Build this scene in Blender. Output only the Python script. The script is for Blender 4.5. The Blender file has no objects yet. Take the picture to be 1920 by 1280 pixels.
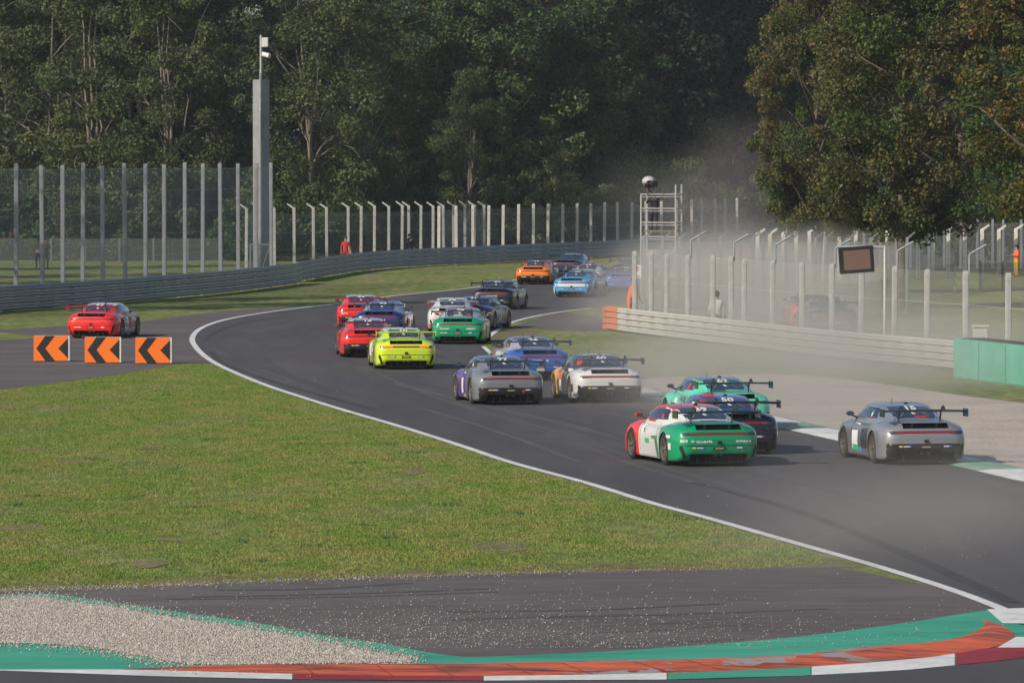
import bpy, bmesh, math, random
import numpy as np
from mathutils import Vector, Matrix
from mathutils.bvhtree import BVHTree
R = math.radians
random.seed(7); rng = np.random.default_rng(7)
sc = bpy.context.scene
C = sc.collection

# ------------------------------------------------------------ camera, sky, sun, exposure
F = 10400.0; HC = 6.5; HOR = 297.0
PITCH = math.atan((640 - HOR) / F)
cd = bpy.data.cameras.new("camera"); cam = bpy.data.objects.new("camera", cd); C.objects.link(cam)
cam.location = (0, 0, HC); cam.rotation_euler = (math.pi / 2 - PITCH, 0, 0)
cd.sensor_width = 36; cd.lens = F / 1920 * 36; cd.clip_start = 1; cd.clip_end = 5000
sc.camera = cam
SUN_EL, SUN_PHI = 31, 52           # elevation; degrees to the left of straight behind the camera
sd = Vector((-math.sin(R(SUN_PHI)) * math.cos(R(SUN_EL)), -math.cos(R(SUN_PHI)) * math.cos(R(SUN_EL)), math.sin(R(SUN_EL))))
w = bpy.data.worlds.new("World"); sc.world = w; w.use_nodes = True
nt = w.node_tree
sky = nt.nodes.new("ShaderNodeTexSky"); sky.sky_type = 'NISHITA'; sky.sun_disc = False
sky.sun_elevation = R(SUN_EL); sky.sun_rotation = math.atan2(sd.x, sd.y)
sky.dust_density = 1.5
bg = nt.nodes["Background"]; bg.inputs[1].default_value = 0.095
nt.links.new(sky.outputs[0], bg.inputs[0])
sl = bpy.data.lights.new("sun", 'SUN'); sl.energy = 3.9; sl.angle = R(0.5); sl.color = (1, .90, .76)
so = bpy.data.objects.new("sun", sl); C.objects.link(so); so.location = (0, 0, 60)
so.rotation_euler = sd.to_track_quat('Z', 'Y').to_euler()
sc.view_settings.view_transform = 'Standard'; sc.view_settings.look = 'None'
sc.view_settings.gamma = 1; sc.view_settings.exposure = 0.0
cy = sc.cycles
cy.max_bounces = 6; cy.diffuse_bounces = 3; cy.glossy_bounces = 3; cy.transmission_bounces = 2
cy.transparent_max_bounces = 24; cy.volume_bounces = 0; cy.caustics_reflective = False; cy.caustics_refractive = False
cy.sample_clamp_indirect = 4; cy.volume_step_rate = 1.0; cy.volume_max_steps = 64
try: cy.use_denoising = True
except Exception: pass

# ------------------------------------------------------------ helpers
def P(px, py, z=0.0):
    "point of the ground (or of height z) seen at a pixel of the 1920x1280 photograph"
    d = Vector((px - 960, F, 640 - py)); d.rotate(Matrix.Rotation(-PITCH, 3, 'X'))
    t = (z - HC) / d.z
    return Vector((d.x * t, d.y * t, z))
def PD(px, D, z=0.0):
    return Vector(((px - 960) / F * D, D, z))
def srgb(r, g, b):
    f = lambda c: (c / 255 / 12.92) if c / 255 <= .04045 else ((c / 255 + .055) / 1.055) ** 2.4
    return (f(r), f(g), f(b))
MATS = {}
def mat(name, col, rough=.6, metal=0, coat=0, emit=None, es=0, var=0, vs=3.0, bump=0, bs=40, spec=.5, stretch=None):
    if name in MATS: return MATS[name]
    m = bpy.data.materials.new(name); m.use_nodes = True; n = m.node_tree; b = n.nodes["Principled BSDF"]
    b.inputs['Base Color'].default_value = (*col, 1); b.inputs['Roughness'].default_value = rough
    b.inputs['Metallic'].default_value = metal; b.inputs['Coat Weight'].default_value = coat
    b.inputs['Coat Roughness'].default_value = .06
    b.inputs['Specular IOR Level'].default_value = spec
    if emit: b.inputs['Emission Color'].default_value = (*emit, 1); b.inputs['Emission Strength'].default_value = es
    tc = n.nodes.new("ShaderNodeTexCoord"); mp = n.nodes.new("ShaderNodeMapping")
    n.links.new(tc.outputs['Object'], mp.inputs[0])
    if stretch: mp.inputs['Scale'].default_value = stretch
    if var:
        t = n.nodes.new("ShaderNodeTexNoise"); t.inputs['Scale'].default_value = vs; t.inputs['Detail'].default_value = 6
        n.links.new(mp.outputs[0], t.inputs[0])
        r = n.nodes.new("ShaderNodeMapRange"); r.inputs[1].default_value = .3; r.inputs[2].default_value = .7
        r.inputs[3].default_value = 1 - var; r.inputs[4].default_value = 1 + var
        n.links.new(t.outputs[0], r.inputs[0])
        x = n.nodes.new("ShaderNodeVectorMath"); x.operation = 'SCALE'; x.inputs[0].default_value = col
        n.links.new(r.outputs[0], x.inputs[3]); n.links.new(x.outputs[0], b.inputs['Base Color'])
    if bump:
        t = n.nodes.new("ShaderNodeTexNoise"); t.inputs['Scale'].default_value = bs; t.inputs['Detail'].default_value = 4
        n.links.new(mp.outputs[0], t.inputs[0])
        bp = n.nodes.new("ShaderNodeBump"); bp.inputs['Strength'].default_value = bump; bp.inputs['Distance'].default_value = .02
        n.links.new(t.outputs[0], bp.inputs['Height']); n.links.new(bp.outputs[0], b.inputs['Normal'])
    MATS[name] = m; return m
def blend_mat(name, stops, scale, rough=.9, bump=.5, bs=30, detail=8, stretch=(1, 1, 1), scale2=None, amt2=.2, bdist=.03):
    "noise-driven colour ramp, a second finer noise multiplied in, and bump"
    m = bpy.data.materials.new(name); m.use_nodes = True; n = m.node_tree; b = n.nodes["Principled BSDF"]
    b.inputs['Roughness'].default_value = rough; b.inputs['Specular IOR Level'].default_value = .25
    tc = n.nodes.new("ShaderNodeTexCoord"); mp = n.nodes.new("ShaderNodeMapping"); mp.inputs['Scale'].default_value = stretch
    n.links.new(tc.outputs['Object'], mp.inputs[0])
    t = n.nodes.new("ShaderNodeTexNoise"); t.inputs['Scale'].default_value = scale; t.inputs['Detail'].default_value = detail
    t.inputs['Roughness'].default_value = .65
    n.links.new(mp.outputs[0], t.inputs[0])
    cr = n.nodes.new("ShaderNodeValToRGB"); n.links.new(t.outputs[0], cr.inputs[0])
    e = cr.color_ramp.elements
    while len(e) < len(stops): e.new(.5)
    for k, (p, c) in enumerate(stops): e[k].position = p; e[k].color = (*c, 1)
    t2 = n.nodes.new("ShaderNodeTexNoise"); t2.inputs['Scale'].default_value = scale2 or bs; t2.inputs['Detail'].default_value = 3
    n.links.new(mp.outputs[0], t2.inputs[0])
    mr = n.nodes.new("ShaderNodeMapRange"); mr.inputs[1].default_value = .3; mr.inputs[2].default_value = .7
    mr.inputs[3].default_value = 1 - amt2; mr.inputs[4].default_value = 1 + amt2; n.links.new(t2.outputs[0], mr.inputs[0])
    x = n.nodes.new("ShaderNodeVectorMath"); x.operation = 'SCALE'
    n.links.new(cr.outputs[0], x.inputs[0]); n.links.new(mr.outputs[0], x.inputs[3]); n.links.new(x.outputs[0], b.inputs['Base Color'])
    if bump:
        t3 = n.nodes.new("ShaderNodeTexNoise"); t3.inputs['Scale'].default_value = bs; t3.inputs['Detail'].default_value = 5
        n.links.new(tc.outputs['Object'], t3.inputs[0])
        bp = n.nodes.new("ShaderNodeBump"); bp.inputs['Strength'].default_value = bump; bp.inputs['Distance'].default_value = bdist
        n.links.new(t3.outputs[0], bp.inputs['Height']); n.links.new(bp.outputs[0], b.inputs['Normal'])
    MATS[name] = m; return m
def tag(o, label=None, cat=None, group=None, kind=None):
    if label: o['label'] = label
    if cat: o['category'] = cat
    if group: o['group'] = group
    if kind: o['kind'] = kind
    return o
def empty(name, loc=(0, 0, 0), rz=0, parent=None):
    o = bpy.data.objects.new(name, None); C.objects.link(o); o.location = loc; o.rotation_euler = (0, 0, rz)
    o.empty_display_size = .2
    if parent: o.parent = parent
    return o
def obj(name, me, m=None, parent=None, smooth=None, loc=None):
    if isinstance(me, bmesh.types.BMesh):
        bm = me; me = bpy.data.meshes.new(name)
        bmesh.ops.recalc_face_normals(bm, faces=bm.faces)
        if smooth is not None:
            for f in bm.faces: f.smooth = True
            for e in bm.edges:
                if len(e.link_faces) == 2 and e.calc_face_angle(0) > R(smooth): e.smooth = False
        bm.to_mesh(me); bm.free()
    if m is not None:
        for k in (m if isinstance(m, (list, tuple)) else [m]): me.materials.append(k)
    o = bpy.data.objects.new(name, me); C.objects.link(o)
    if parent: o.parent = parent
    if loc is not None: o.location = loc
    return o
def mesh_np(name, V, Fc, smooth=False):
    me = bpy.data.meshes.new(name); n, k = Fc.shape
    me.vertices.add(len(V)); me.vertices.foreach_set("co", np.ascontiguousarray(V, dtype=np.float32).ravel())
    me.loops.add(n * k); me.loops.foreach_set("vertex_index", np.ascontiguousarray(Fc, dtype=np.int32).ravel())
    me.polygons.add(n); me.polygons.foreach_set("loop_start", np.arange(0, n * k, k, dtype=np.int32))
    if smooth: me.polygons.foreach_set("use_smooth", np.ones(n, dtype=bool))
    me.update(calc_edges=True); return me
def box(bm, x0, x1, y0, y1, z0, z1, mi=0, rot=None, bev=0):
    vs = [bm.verts.new((x, y, z)) for x in (x0, x1) for y in (y0, y1) for z in (z0, z1)]
    fs = [bm.faces.new([vs[i] for i in q]) for q in ((0, 1, 3, 2), (4, 6, 7, 5), (0, 4, 5, 1), (2, 3, 7, 6), (0, 2, 6, 4), (1, 5, 7, 3))]
    for f in fs: f.material_index = mi
    if rot is not None:
        c = Vector(((x0 + x1) / 2, (y0 + y1) / 2, (z0 + z1) / 2))
        bmesh.ops.rotate(bm, verts=vs, cent=c, matrix=rot)
    if bev: bmesh.ops.bevel(bm, geom=list({e for f in fs for e in f.edges}), offset=bev, segments=2, affect='EDGES')
    return vs
def bar(bm, a, b, r, n=6, r2=None, mi=0, cap=True):
    a = Vector(a); b = Vector(b); r2 = r if r2 is None else r2
    d = (b - a).normalized(); u = d.orthogonal().normalized(); v = d.cross(u)
    A = []; B = []
    for k in range(n):
        t = 2 * math.pi * k / n; o = u * math.cos(t) + v * math.sin(t)
        A.append(bm.verts.new(a + o * r)); B.append(bm.verts.new(b + o * r2))
    for k in range(n):
        f = bm.faces.new((A[k], A[(k + 1) % n], B[(k + 1) % n], B[k])); f.material_index = mi
    if cap:
        bm.faces.new(A[::-1]).material_index = mi; bm.faces.new(B).material_index = mi
def poly(bm, pts, z=0, mi=0):
    vs = [bm.verts.new((p[0], p[1], z)) for p in pts]
    f = bm.faces.new(vs); f.material_index = mi
    bmesh.ops.triangulate(bm, faces=[f])
def spline(pts, n=8):
    p = [Vector(q) for q in pts]; out = []
    for i in range(len(p) - 1):
        a, b, c, d = p[max(i - 1, 0)], p[i], p[i + 1], p[min(i + 2, len(p) - 1)]
        for k in range(n):
            t = k / n
            out.append(.5 * ((2 * b) + (c - a) * t + (2 * a - 5 * b + 4 * c - d) * t * t + (3 * b - a - 3 * c + d) * t ** 3))
    out.append(p[-1]); return out
def px(*pts, n=6):
    "smooth curve through pixels -> ground points"
    return [P(q.x, q.y) for q in spline([(a, b, 0) for a, b in pts], n)]
def ribbon(bm, path, w, z=0, mi=0):
    L = []; Rr = []
    for i, p in enumerate(path):
        d = (path[min(i + 1, len(path) - 1)] - path[max(i - 1, 0)]); d.z = 0; d.normalize(); nrm = Vector((-d.y, d.x, 0))
        L.append(bm.verts.new((p.x + nrm.x * w / 2, p.y + nrm.y * w / 2, z))); Rr.append(bm.verts.new((p.x - nrm.x * w / 2, p.y - nrm.y * w / 2, z)))
    for i in range(len(path) - 1):
        bm.faces.new((L[i], Rr[i], Rr[i + 1], L[i + 1])).material_index = mi
def between(bm, A, B, zA, zB, mi=0):
    n = len(A); va = [bm.verts.new((p.x, p.y, zA)) for p in A]; vb = [bm.verts.new((p.x, p.y, zB)) for p in B]
    for i in range(n - 1): bm.faces.new((va[i], vb[i], vb[i + 1], va[i + 1])).material_index = mi
def resample(path, n):
    d = [0]
    for a, b in zip(path, path[1:]): d.append(d[-1] + (b - a).length)
    out = []
    for k in range(n):
        t = d[-1] * k / (n - 1); i = 0
        while i < len(path) - 2 and d[i + 1] < t: i += 1
        out.append(path[i].lerp(path[i + 1], (t - d[i]) / max(d[i + 1] - d[i], 1e-9)))
    return out
def copy_tree(o, parent=None, only=None):
    c = o.copy(); C.objects.link(c); c.parent = parent
    for ch in o.children:
        if only is None or ch in only: copy_tree(ch, c)
    return c
def inpoly(X, Y, pts):
    ins = np.zeros(len(X), bool); n = len(pts)
    for i in range(n):
        x1, y1 = pts[i][0], pts[i][1]; x2, y2 = pts[(i + 1) % n][0], pts[(i + 1) % n][1]
        c = ((y1 > Y) != (y2 > Y)) & (X < (x2 - x1) * (Y - y1) / ((y2 - y1) or 1e-9) + x1); ins ^= c
    return ins
def baked(o):
    "mesh of an object with its modifiers applied"
    dg = bpy.context.evaluated_depsgraph_get(); dg.update()
    return bpy.data.meshes.new_from_object(o.evaluated_get(dg))

# ------------------------------------------------------------ ground materials
M_grass = blend_mat("grass_soil", [(0.3, (0.1105, 0.1625, 0.0364)), (0.44, (0.156, 0.2015, 0.052)), (0.56, (0.2015, 0.221, 0.0715)), (0.68, (0.273, 0.221, 0.13))],
                    .35, rough=1, bump=.9, bs=9, stretch=(1, .35, 1), scale2=2.5, amt2=.4, bdist=.08)
M_dry = blend_mat("dry_grass", [(.3, (.12, .13, .045)), (.5, (.17, .15, .075)), (.7, (.22, .19, .12))], .4, rough=1, bump=.8, bs=9, scale2=3, amt2=.35)
M_asph = blend_mat("asphalt", [(0.3, (0.067, 0.0648, 0.0713)), (0.5, (0.0842, 0.081, 0.0875)), (0.68, (0.1102, 0.1037, 0.1058))], .22, rough=.82, bump=.25, bs=60,
                   stretch=(1, .10, 1), scale2=1.3, amt2=.10, bdist=.005)
M_asph2 = blend_mat("old_asphalt", [(0.3, (0.1003, 0.0897, 0.092)), (0.5, (0.1239, 0.1109, 0.1109)), (0.7, (0.1593, 0.1392, 0.1357))], .35, rough=.9, bump=.3, bs=60,
                    stretch=(.35, 1, 1), scale2=3, amt2=.14, bdist=.005)
M_gravel = blend_mat("gravel", [(.3, (.28, .25, .215)), (.5, (.42, .38, .335)), (.7, (.54, .49, .44))], 3, rough=1, bump=1, bs=16, scale2=14, amt2=.4, bdist=.05)
M_gravel2 = blend_mat("gravel_far", [(.3, (.38, .34, .30)), (.5, (.46, .41, .36)), (.7, (.54, .48, .43))], .35, rough=1, bump=.8, bs=8, scale2=4, amt2=.12, bdist=.05)
M_paintw = blend_mat("white_paint", [(.3, (.55, .55, .55)), (.5, (.72, .72, .72)), (.7, (.8, .8, .8))], .8, rough=.6, bump=.1, scale2=6, amt2=.12)
M_green = blend_mat("green_paint", [(.28, (.025, .22, .14)), (.42, (.045, .33, .215)), (.7, (.08, .42, .30))], .6, rough=.6, bump=.1, stretch=(.3, 1, 1), scale2=5, amt2=.12)
M_orange = blend_mat("orange_paint", [(.38, (.06, .035, .03)), (.46, (.36, .07, .025)), (.54, (.66, .115, .03)), (.7, (.76, .15, .035))], .9, rough=.5, bump=.1, stretch=(.5, 2.2, 1), scale2=5, amt2=.2)
M_redp = blend_mat("red_paint", [(.3, (.20, .02, .03)), (.6, (.34, .03, .04)), (.8, (.4, .08, .08))], .8, rough=.6, bump=.1, scale2=5, amt2=.15)
M_greyp = blend_mat("worn_concrete", [(.3, (.25, .25, .25)), (.6, (.35, .34, .33)), (.8, (.42, .40, .39))], .8, rough=.8, bump=.2, scale2=5, amt2=.15)

# ------------------------------------------------------------ ground sheets
bm = bmesh.new(); poly(bm, [(-1500, -50), (1500, -50), (1500, 3000), (-1500, 3000)], 0)
tag(obj('ground', bm, M_grass), kind='structure')

left_line = px((2100, 1243), (1915, 1158), (1800, 1112), (1660, 1067), (1500, 1021), (1320, 970), (1220, 943), (1100, 906), (960, 868), (870, 838), (760, 803),
               (640, 768), (560, 743), (500, 723), (450, 703), (405, 682), (378, 663), (363, 645), (361, 633), (372, 619), (400, 606),
               (440, 596), (500, 586), (560, 578), (640, 569), (740, 555), (860, 543), (905, 537))
far_outer = px((905, 537), (960, 526), (1050, 510), (1150, 500), (1300, 488), (1450, 474), (1600, 462), (1800, 452), (2100, 440))
far_inner = px((2100, 480), (1800, 492), (1600, 508), (1450, 527), (1300, 548), (1180, 567), (1110, 578))
right_line = px((1110, 578), (1060, 584), (1000, 594), (960, 605), (935, 618), (915, 633), (906, 645), (908, 655), (925, 670), (980, 690), (1080, 716), (1200, 745),
                (1330, 773), (1450, 801), (1580, 830), (1790, 875), (1920, 905), (2150, 950))
bm = bmesh.new()
poly(bm, [tuple(p) for p in left_line + far_outer[1:] + far_inner + right_line[1:]] + [(30, 60), (10, 55)], .008)
tag(obj('race_track', bm, M_asph), kind='structure')
# escape road on the left
esc = px((-200, 625), (0, 618), (120, 611), (258, 603), (344, 592), (420, 583), (560, 575), n=3) + px((560, 600), (420, 640), (420, 680), (380, 681), (330, 683), (290, 691), (150, 712), (60, 723), (0, 731), (-200, 750), n=3)
bm = bmesh.new(); poly(bm, esc, .004); tag(obj('escape_road', bm, M_asph2), kind='structure')
bm = bmesh.new(); poly(bm, px((-150, 623), (0, 624), (58, 630), (66, 634), (40, 637), (0, 639), (-150, 641), n=3), .012)
tag(obj('grass_patch', bm, M_grass), kind='structure')
# run-off at the bottom
bm = bmesh.new()
poly(bm, px((-150, 1112), (0, 1106), (250, 1100), (600, 1086), (1000, 1073), (1300, 1068), (1480, 1062), (1560, 1061), n=3) + px((1760, 1101), (1930, 1180), (1930, 1400), (-300, 1400), n=2), .004)
tag(obj('runoff_asphalt', bm, M_asph2), kind='structure')
bm = bmesh.new()
up = px((-150, 1117), (0, 1116), (90, 1114), (150, 1121), (250, 1136), (350, 1150), (480, 1168), (600, 1190), (720, 1208), (800, 1223), (870, 1232), (960, 1230),
        (1120, 1223), (1300, 1211), (1500, 1194), (1700, 1168), (1800, 1152), (1850, 1145), n=3)
poly(bm, up + px((1880, 1162), (1960, 1190), (1960, 1236), (1700, 1262), (1200, 1275), (700, 1274), (300, 1268), (-150, 1262), n=3), .012)
tag(obj('green_runoff', bm, M_green), kind='structure')
grav_poly = px((-150, 1123), (0, 1122), (70, 1121), (130, 1131), (200, 1138), (300, 1157), (400, 1171), (500, 1187), (620, 1209), (700, 1225), (770, 1238), n=3) + \
    px((770, 1243), (560, 1246), (360, 1247), (280, 1233), (230, 1224), (150, 1212), (0, 1207), (-150, 1205), n=3)
bm = bmesh.new(); poly(bm, grav_poly, .02); tag(obj('gravel_spill', bm, M_gravel), kind='structure')
# near track at the very bottom
kerb_low = [(-150, 1258), (0, 1259), (300, 1270), (560, 1276), (900, 1278), (1250, 1276), (1500, 1269), (1700, 1258), (1850, 1243), (1960, 1230), (2100, 1210)]
kl = px(*kerb_low, n=4)
bm = bmesh.new(); poly(bm, kl + px((2300, 1300), (2300, 1700), (-300, 1700), (-300, 1262), n=1), .016); tag(obj('near_track', bm, M_asph), kind='structure')
# right-hand gravel trap, grass, patch of asphalt inside the apex
trap = px((1185, 738), (1205, 712), (1290, 706), (1430, 701), (1540, 706), (1657, 720), (1806, 742), (1920, 756), (2150, 790), n=4)
trap_low = px((2150, 940), (1920, 890), (1790, 862), (1580, 818), (1450, 790), (1330, 765), (1185, 738), n=4)
bm = bmesh.new(); poly(bm, trap + trap_low, .006); tag(obj('gravel_trap', bm, M_gravel2), kind='structure')
bm = bmesh.new(); poly(bm, px((1015, 594), (1060, 586), (1140, 600), (1160, 612), (1130, 621), (1040, 619), (960, 612), n=4), .004)
tag(obj('apex_asphalt', bm, M_asph2), kind='structure')
bm = bmesh.new(); poly(bm, px((916, 636), (960, 614), (1010, 622), (1000, 650), (1100, 668), (1240, 700), (1180, 738), (1080, 714), (980, 688), (925, 668), n=4), .005)
tag(obj('dry_verge', bm, M_dry), kind='structure')
bm = bmesh.new(); poly(bm, px((1620, 427), (1920, 424), (2200, 424), (2200, 512), (1920, 508), (1660, 508), n=1), .004)
poly(bm, px((1280, 432), (1600, 426), (1600, 437), (1280, 444), n=1), .004)
tag(obj('service_road', bm, M_asph2), kind='structure')
# painted lines
bm = bmesh.new(); ribbon(bm, left_line, .2, .016); ribbon(bm, right_line[:33], .2, .016); ribbon(bm, far_outer[:8], .16, .016)
tag(obj('track_edge_line', bm, M_paintw), kind='structure')

# kerbs ------------------------------------------------------
M_kred = blend_mat('dusty_red_kerb', [(.3, (.30, .09, .08)), (.6, (.42, .14, .12)), (.8, (.5, .3, .27))], .8, rough=.8, bump=.1, scale2=5, amt2=.15)
M_kgrn = blend_mat('dusty_green_kerb', [(.3, (.16, .30, .24)), (.6, (.24, .38, .31)), (.8, (.42, .46, .41))], .8, rough=.8, bump=.1, scale2=5, amt2=.15)
def kerb(path_px, n, width, cols, name, flip=1):
    path = resample(px(*path_px, n=8), n + 1); bm = bmesh.new()
    for i in range(n):
        a, b = path[i], path[i + 1]; d = (b - a).normalized(); nr = Vector((-d.y, d.x, 0)) * flip
        zs = (.016, .05, .055, .016); os_ = (0, .25 * width, .8 * width, width)
        for k in range(3):
            q = [a + nr * os_[k], b + nr * os_[k], b + nr * os_[k + 1], a + nr * os_[k + 1]]; zz = (zs[k], zs[k], zs[k + 1], zs[k + 1])
            bm.faces.new([bm.verts.new((p.x, p.y, z)) for p, z in zip(q, zz)]).material_index = cols[i % len(cols)] if k < 2 else 3
    bmesh.ops.remove_doubles(bm, verts=bm.verts, dist=.001)
    return tag(obj(name, bm, [M_kred, M_paintw, M_kgrn, M_kgrn]), kind='structure')
kerb([(1150, 731), (1200, 744), (1330, 772), (1450, 800), (1580, 829), (1790, 874), (1920, 904), (2150, 949)], 18, 1.2, [1, 2, 1, 1, 0, 1], 'exit_kerb')
bm = bmesh.new(); ribbon(bm, px((906, 650), (926, 668)), .16, .016); tag(obj('apex_line', bm, M_paintw), kind='structure')

# orange bottom kerb (raised, chipped paint) with coloured strip below it
top = [(230, 1255.5), (300, 1253), (480, 1248), (700, 1246), (900, 1245), (1120, 1240), (1300, 1237), (1480, 1229), (1640, 1213), (1740, 1206), (1800, 1196), (1835, 1182), (1846, 1172), (1840, 1163)]
bot = [(230, 1256.5), (300, 1258), (480, 1263), (700, 1268), (900, 1269), (1120, 1266), (1300, 1262), (1480, 1254), (1640, 1243), (1740, 1234), (1820, 1222), (1870, 1213), (1896, 1203), (1903, 1193), (1890, 1180), (1866, 1170), (1840, 1163)]
A = resample(px(*top, n=6), 70); B = resample(px(*bot, n=6), 70)
bm = bmesh.new(); Mid = [a.lerp(b, .45) for a, b in zip(A, B)]
nA = len(A); hz = [.019 + .056 * min(1, i / 8, (nA - 1 - i) / 14) for i in range(nA)]
va = [bm.verts.new((p.x, p.y, .018)) for p in A]; vm = [bm.verts.new((p.x, p.y, h)) for p, h in zip(Mid, hz)]; vb = [bm.verts.new((p.x, p.y, .0185)) for p in B]
for i in range(nA - 1):
    bm.faces.new((va[i], vm[i], vm[i + 1], va[i + 1])); bm.faces.new((vm[i], vb[i], vb[i + 1], vm[i + 1]))
bmesh.ops.remove_doubles(bm, verts=bm.verts, dist=.002)
m = M_orange; nn = m.node_tree
tag(obj('orange_kerb', bm, m, smooth=60), kind='structure')
def strip(x0, x1, m, nm):
    "piece of the flat painted strip between kerb and near track"
    xs = np.linspace(x0, x1, 14); by = [q[1] for q in bot[:11]]; bx = [q[0] for q in bot[:11]]
    lo = np.interp(xs, [q[0] for q in kerb_low], [q[1] for q in kerb_low]); hi = np.interp(xs, bx + [1960], by + [1200])
    bm = bmesh.new(); between(bm, [P(x, y + .3) for x, y in zip(xs, hi)], [P(x, y - .3) for x, y in zip(xs, lo)], .019, .019)
    return tag(obj(nm, bm, m), kind='structure')
strip(-150, 548, M_paintw, 'kerb_marking'); strip(550, 905, M_redp, 'kerb_marking'); strip(907, 1250, M_paintw, 'kerb_marking')
strip(1252, 1520, M_green, 'kerb_marking'); strip(1522, 1790, M_paintw, 'kerb_marking'); strip(1792, 1960, M_redp, 'kerb_marking')
bm = bmesh.new(); poly(bm, px((1850, 1144), (1930, 1141), (1990, 1168), (1990, 1171), (1880, 1170), n=1), .020)
poly(bm, px((1870, 1216), (1905, 1196), (1960, 1196), (1960, 1216), n=1), .022)
tag(obj('white_corner_marking', bm, M_paintw), kind='structure')
# grey bare concrete where the orange paint has flaked off (right half of the kerb)
b = nn.nodes["Principled BSDF"]; src = b.inputs['Base Color'].links[0].from_socket
tc = nn.nodes.new("ShaderNodeTexCoord"); mp = nn.nodes.new("ShaderNodeMapping"); mp.inputs['Scale'].default_value = (1, .8, 1); nn.links.new(tc.outputs['Object'], mp.inputs[0])
t = nn.nodes.new("ShaderNodeTexNoise"); t.inputs['Scale'].default_value = 1.5; t.inputs['Detail'].default_value = 7; t.inputs['Roughness'].default_value = .6; nn.links.new(mp.outputs[0], t.inputs[0])
sx = nn.nodes.new("ShaderNodeSeparateXYZ"); nn.links.new(tc.outputs['Object'], sx.inputs[0])
mr = nn.nodes.new("ShaderNodeMapRange"); mr.inputs[1].default_value = .2; mr.inputs[2].default_value = 1.4; nn.links.new(sx.outputs[0], mr.inputs[0])
mr2 = nn.nodes.new("ShaderNodeMapRange"); mr2.inputs[1].default_value = 5.0; mr2.inputs[2].default_value = 4.2; nn.links.new(sx.outputs[0], mr2.inputs[0])
th = nn.nodes.new("ShaderNodeMapRange"); th.inputs[1].default_value = .53; th.inputs[2].default_value = .545; nn.links.new(t.outputs[0], th.inputs[0])
mu = nn.nodes.new("ShaderNodeMath"); mu.operation = 'MULTIPLY'; nn.links.new(th.outputs[0], mu.inputs[0]); nn.links.new(mr.outputs[0], mu.inputs[1])
mu2 = nn.nodes.new("ShaderNodeMath"); mu2.operation = 'MULTIPLY'; nn.links.new(mu.outputs[0], mu2.inputs[0]); nn.links.new(mr2.outputs[0], mu2.inputs[1])
mx = nn.nodes.new("ShaderNodeMix"); mx.data_type = 'RGBA'; mx.inputs[7].default_value = (.33, .32, .31, 1); nn.links.new(mu2.outputs[0], mx.inputs[0]); nn.links.new(src, mx.inputs[6]); nn.links.new(mx.outputs[2], b.inputs['Base Color'])
bm = bmesh.new()
for xj in (560, 680, 795, 905, 1013, 1120, 1215):
    i = min(range(len(A)), key=lambda i: abs((A[i].x / A[i].y) - (xj - 960) / F))
    for (u, v, zu, zv) in ((A[i], Mid[i], .018, .075), (Mid[i], B[i], .075, .022)):
        d = Vector((.010, 0, 0)); bm.faces.new([bm.verts.new((q.x, q.y, z + .004)) for q, z in ((u - d, zu), (u + d, zu), (v + d, zv), (v - d, zv))])
tag(obj('kerb_joints', bm, mat('joint_black', (.26, .06, .03), .9)), kind='structure')

# skid marks
M_skid = mat('tyre_rubber_marks', (.045, .043, .047), .85, var=.15, vs=2)
bm = bmesh.new()
for pts, ww in (([(395, 660), (420, 682), (480, 705), (560, 730), (700, 768)], .22), ([(385, 640), (400, 625), (450, 607), (540, 594)], .2),
                ([(1300, 905), (1500, 960), (1700, 1040), (1900, 1130)], .25)):
    ribbon(bm, px(*pts), ww, .0130)
tag(obj('skid_marks', bm, M_skid), kind='structure')
M_skid2 = mat('faint_tyre_marks', (.064, .061, .065), .85, var=.12, vs=2); M_dusty = mat('dusty_asphalt', (.088, .084, .085), .95, var=.2, vs=1.5)
bm = bmesh.new(); bm2 = bmesh.new(); r3 = random.Random(9); LP = [p for p in left_line if 75 < p.y < 215]
for k in range(26):
    off = r3.uniform(.8, 8.5); i0 = r3.randrange(0, len(LP) - 14); i1 = min(len(LP), i0 + r3.randrange(12, 50)); drift = r3.uniform(-.03, .05); path = []
    for i in range(i0, i1):
        d = LP[min(i + 1, len(LP) - 1)] - LP[max(i - 1, 0)]; d.normalize(); path.append(LP[i] + Vector((d.y, -d.x, 0)) * (off + drift * (i - i0)))
    if len(path) > 5: ribbon(bm if k % 3 else bm2, resample(path, len(path) * 2), r3.uniform(.12, .30) if k % 3 else r3.uniform(.1, .25), .0095 + .0001 * k)
for k in range(9):       # sweeping marks on the run-off
    y0 = r3.uniform(1085, 1215); x0 = r3.uniform(300, 1200); x1 = x0 + r3.uniform(300, 700)
    ribbon(bm if k % 3 else bm2, px((x0, y0), ((x0 + x1) / 2, y0 - r3.uniform(2, 8)), (x1, y0 - r3.uniform(6, 22))), r3.uniform(.1, .25), .0070 + .0001 * k)
tag(obj('faint_tyre_marks', bm, M_skid2), kind='structure'); tag(obj('dust_streaks', bm2, M_dusty), kind='structure')
bm = bmesh.new(); ribbon(bm, px((1480, 1009), (1560, 1000), (1640, 982), (1690, 963)), .05, .0145); tag(obj('dirt_streak', bm, mat('dirt', (.16, .13, .11), .95)), kind='structure')

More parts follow.
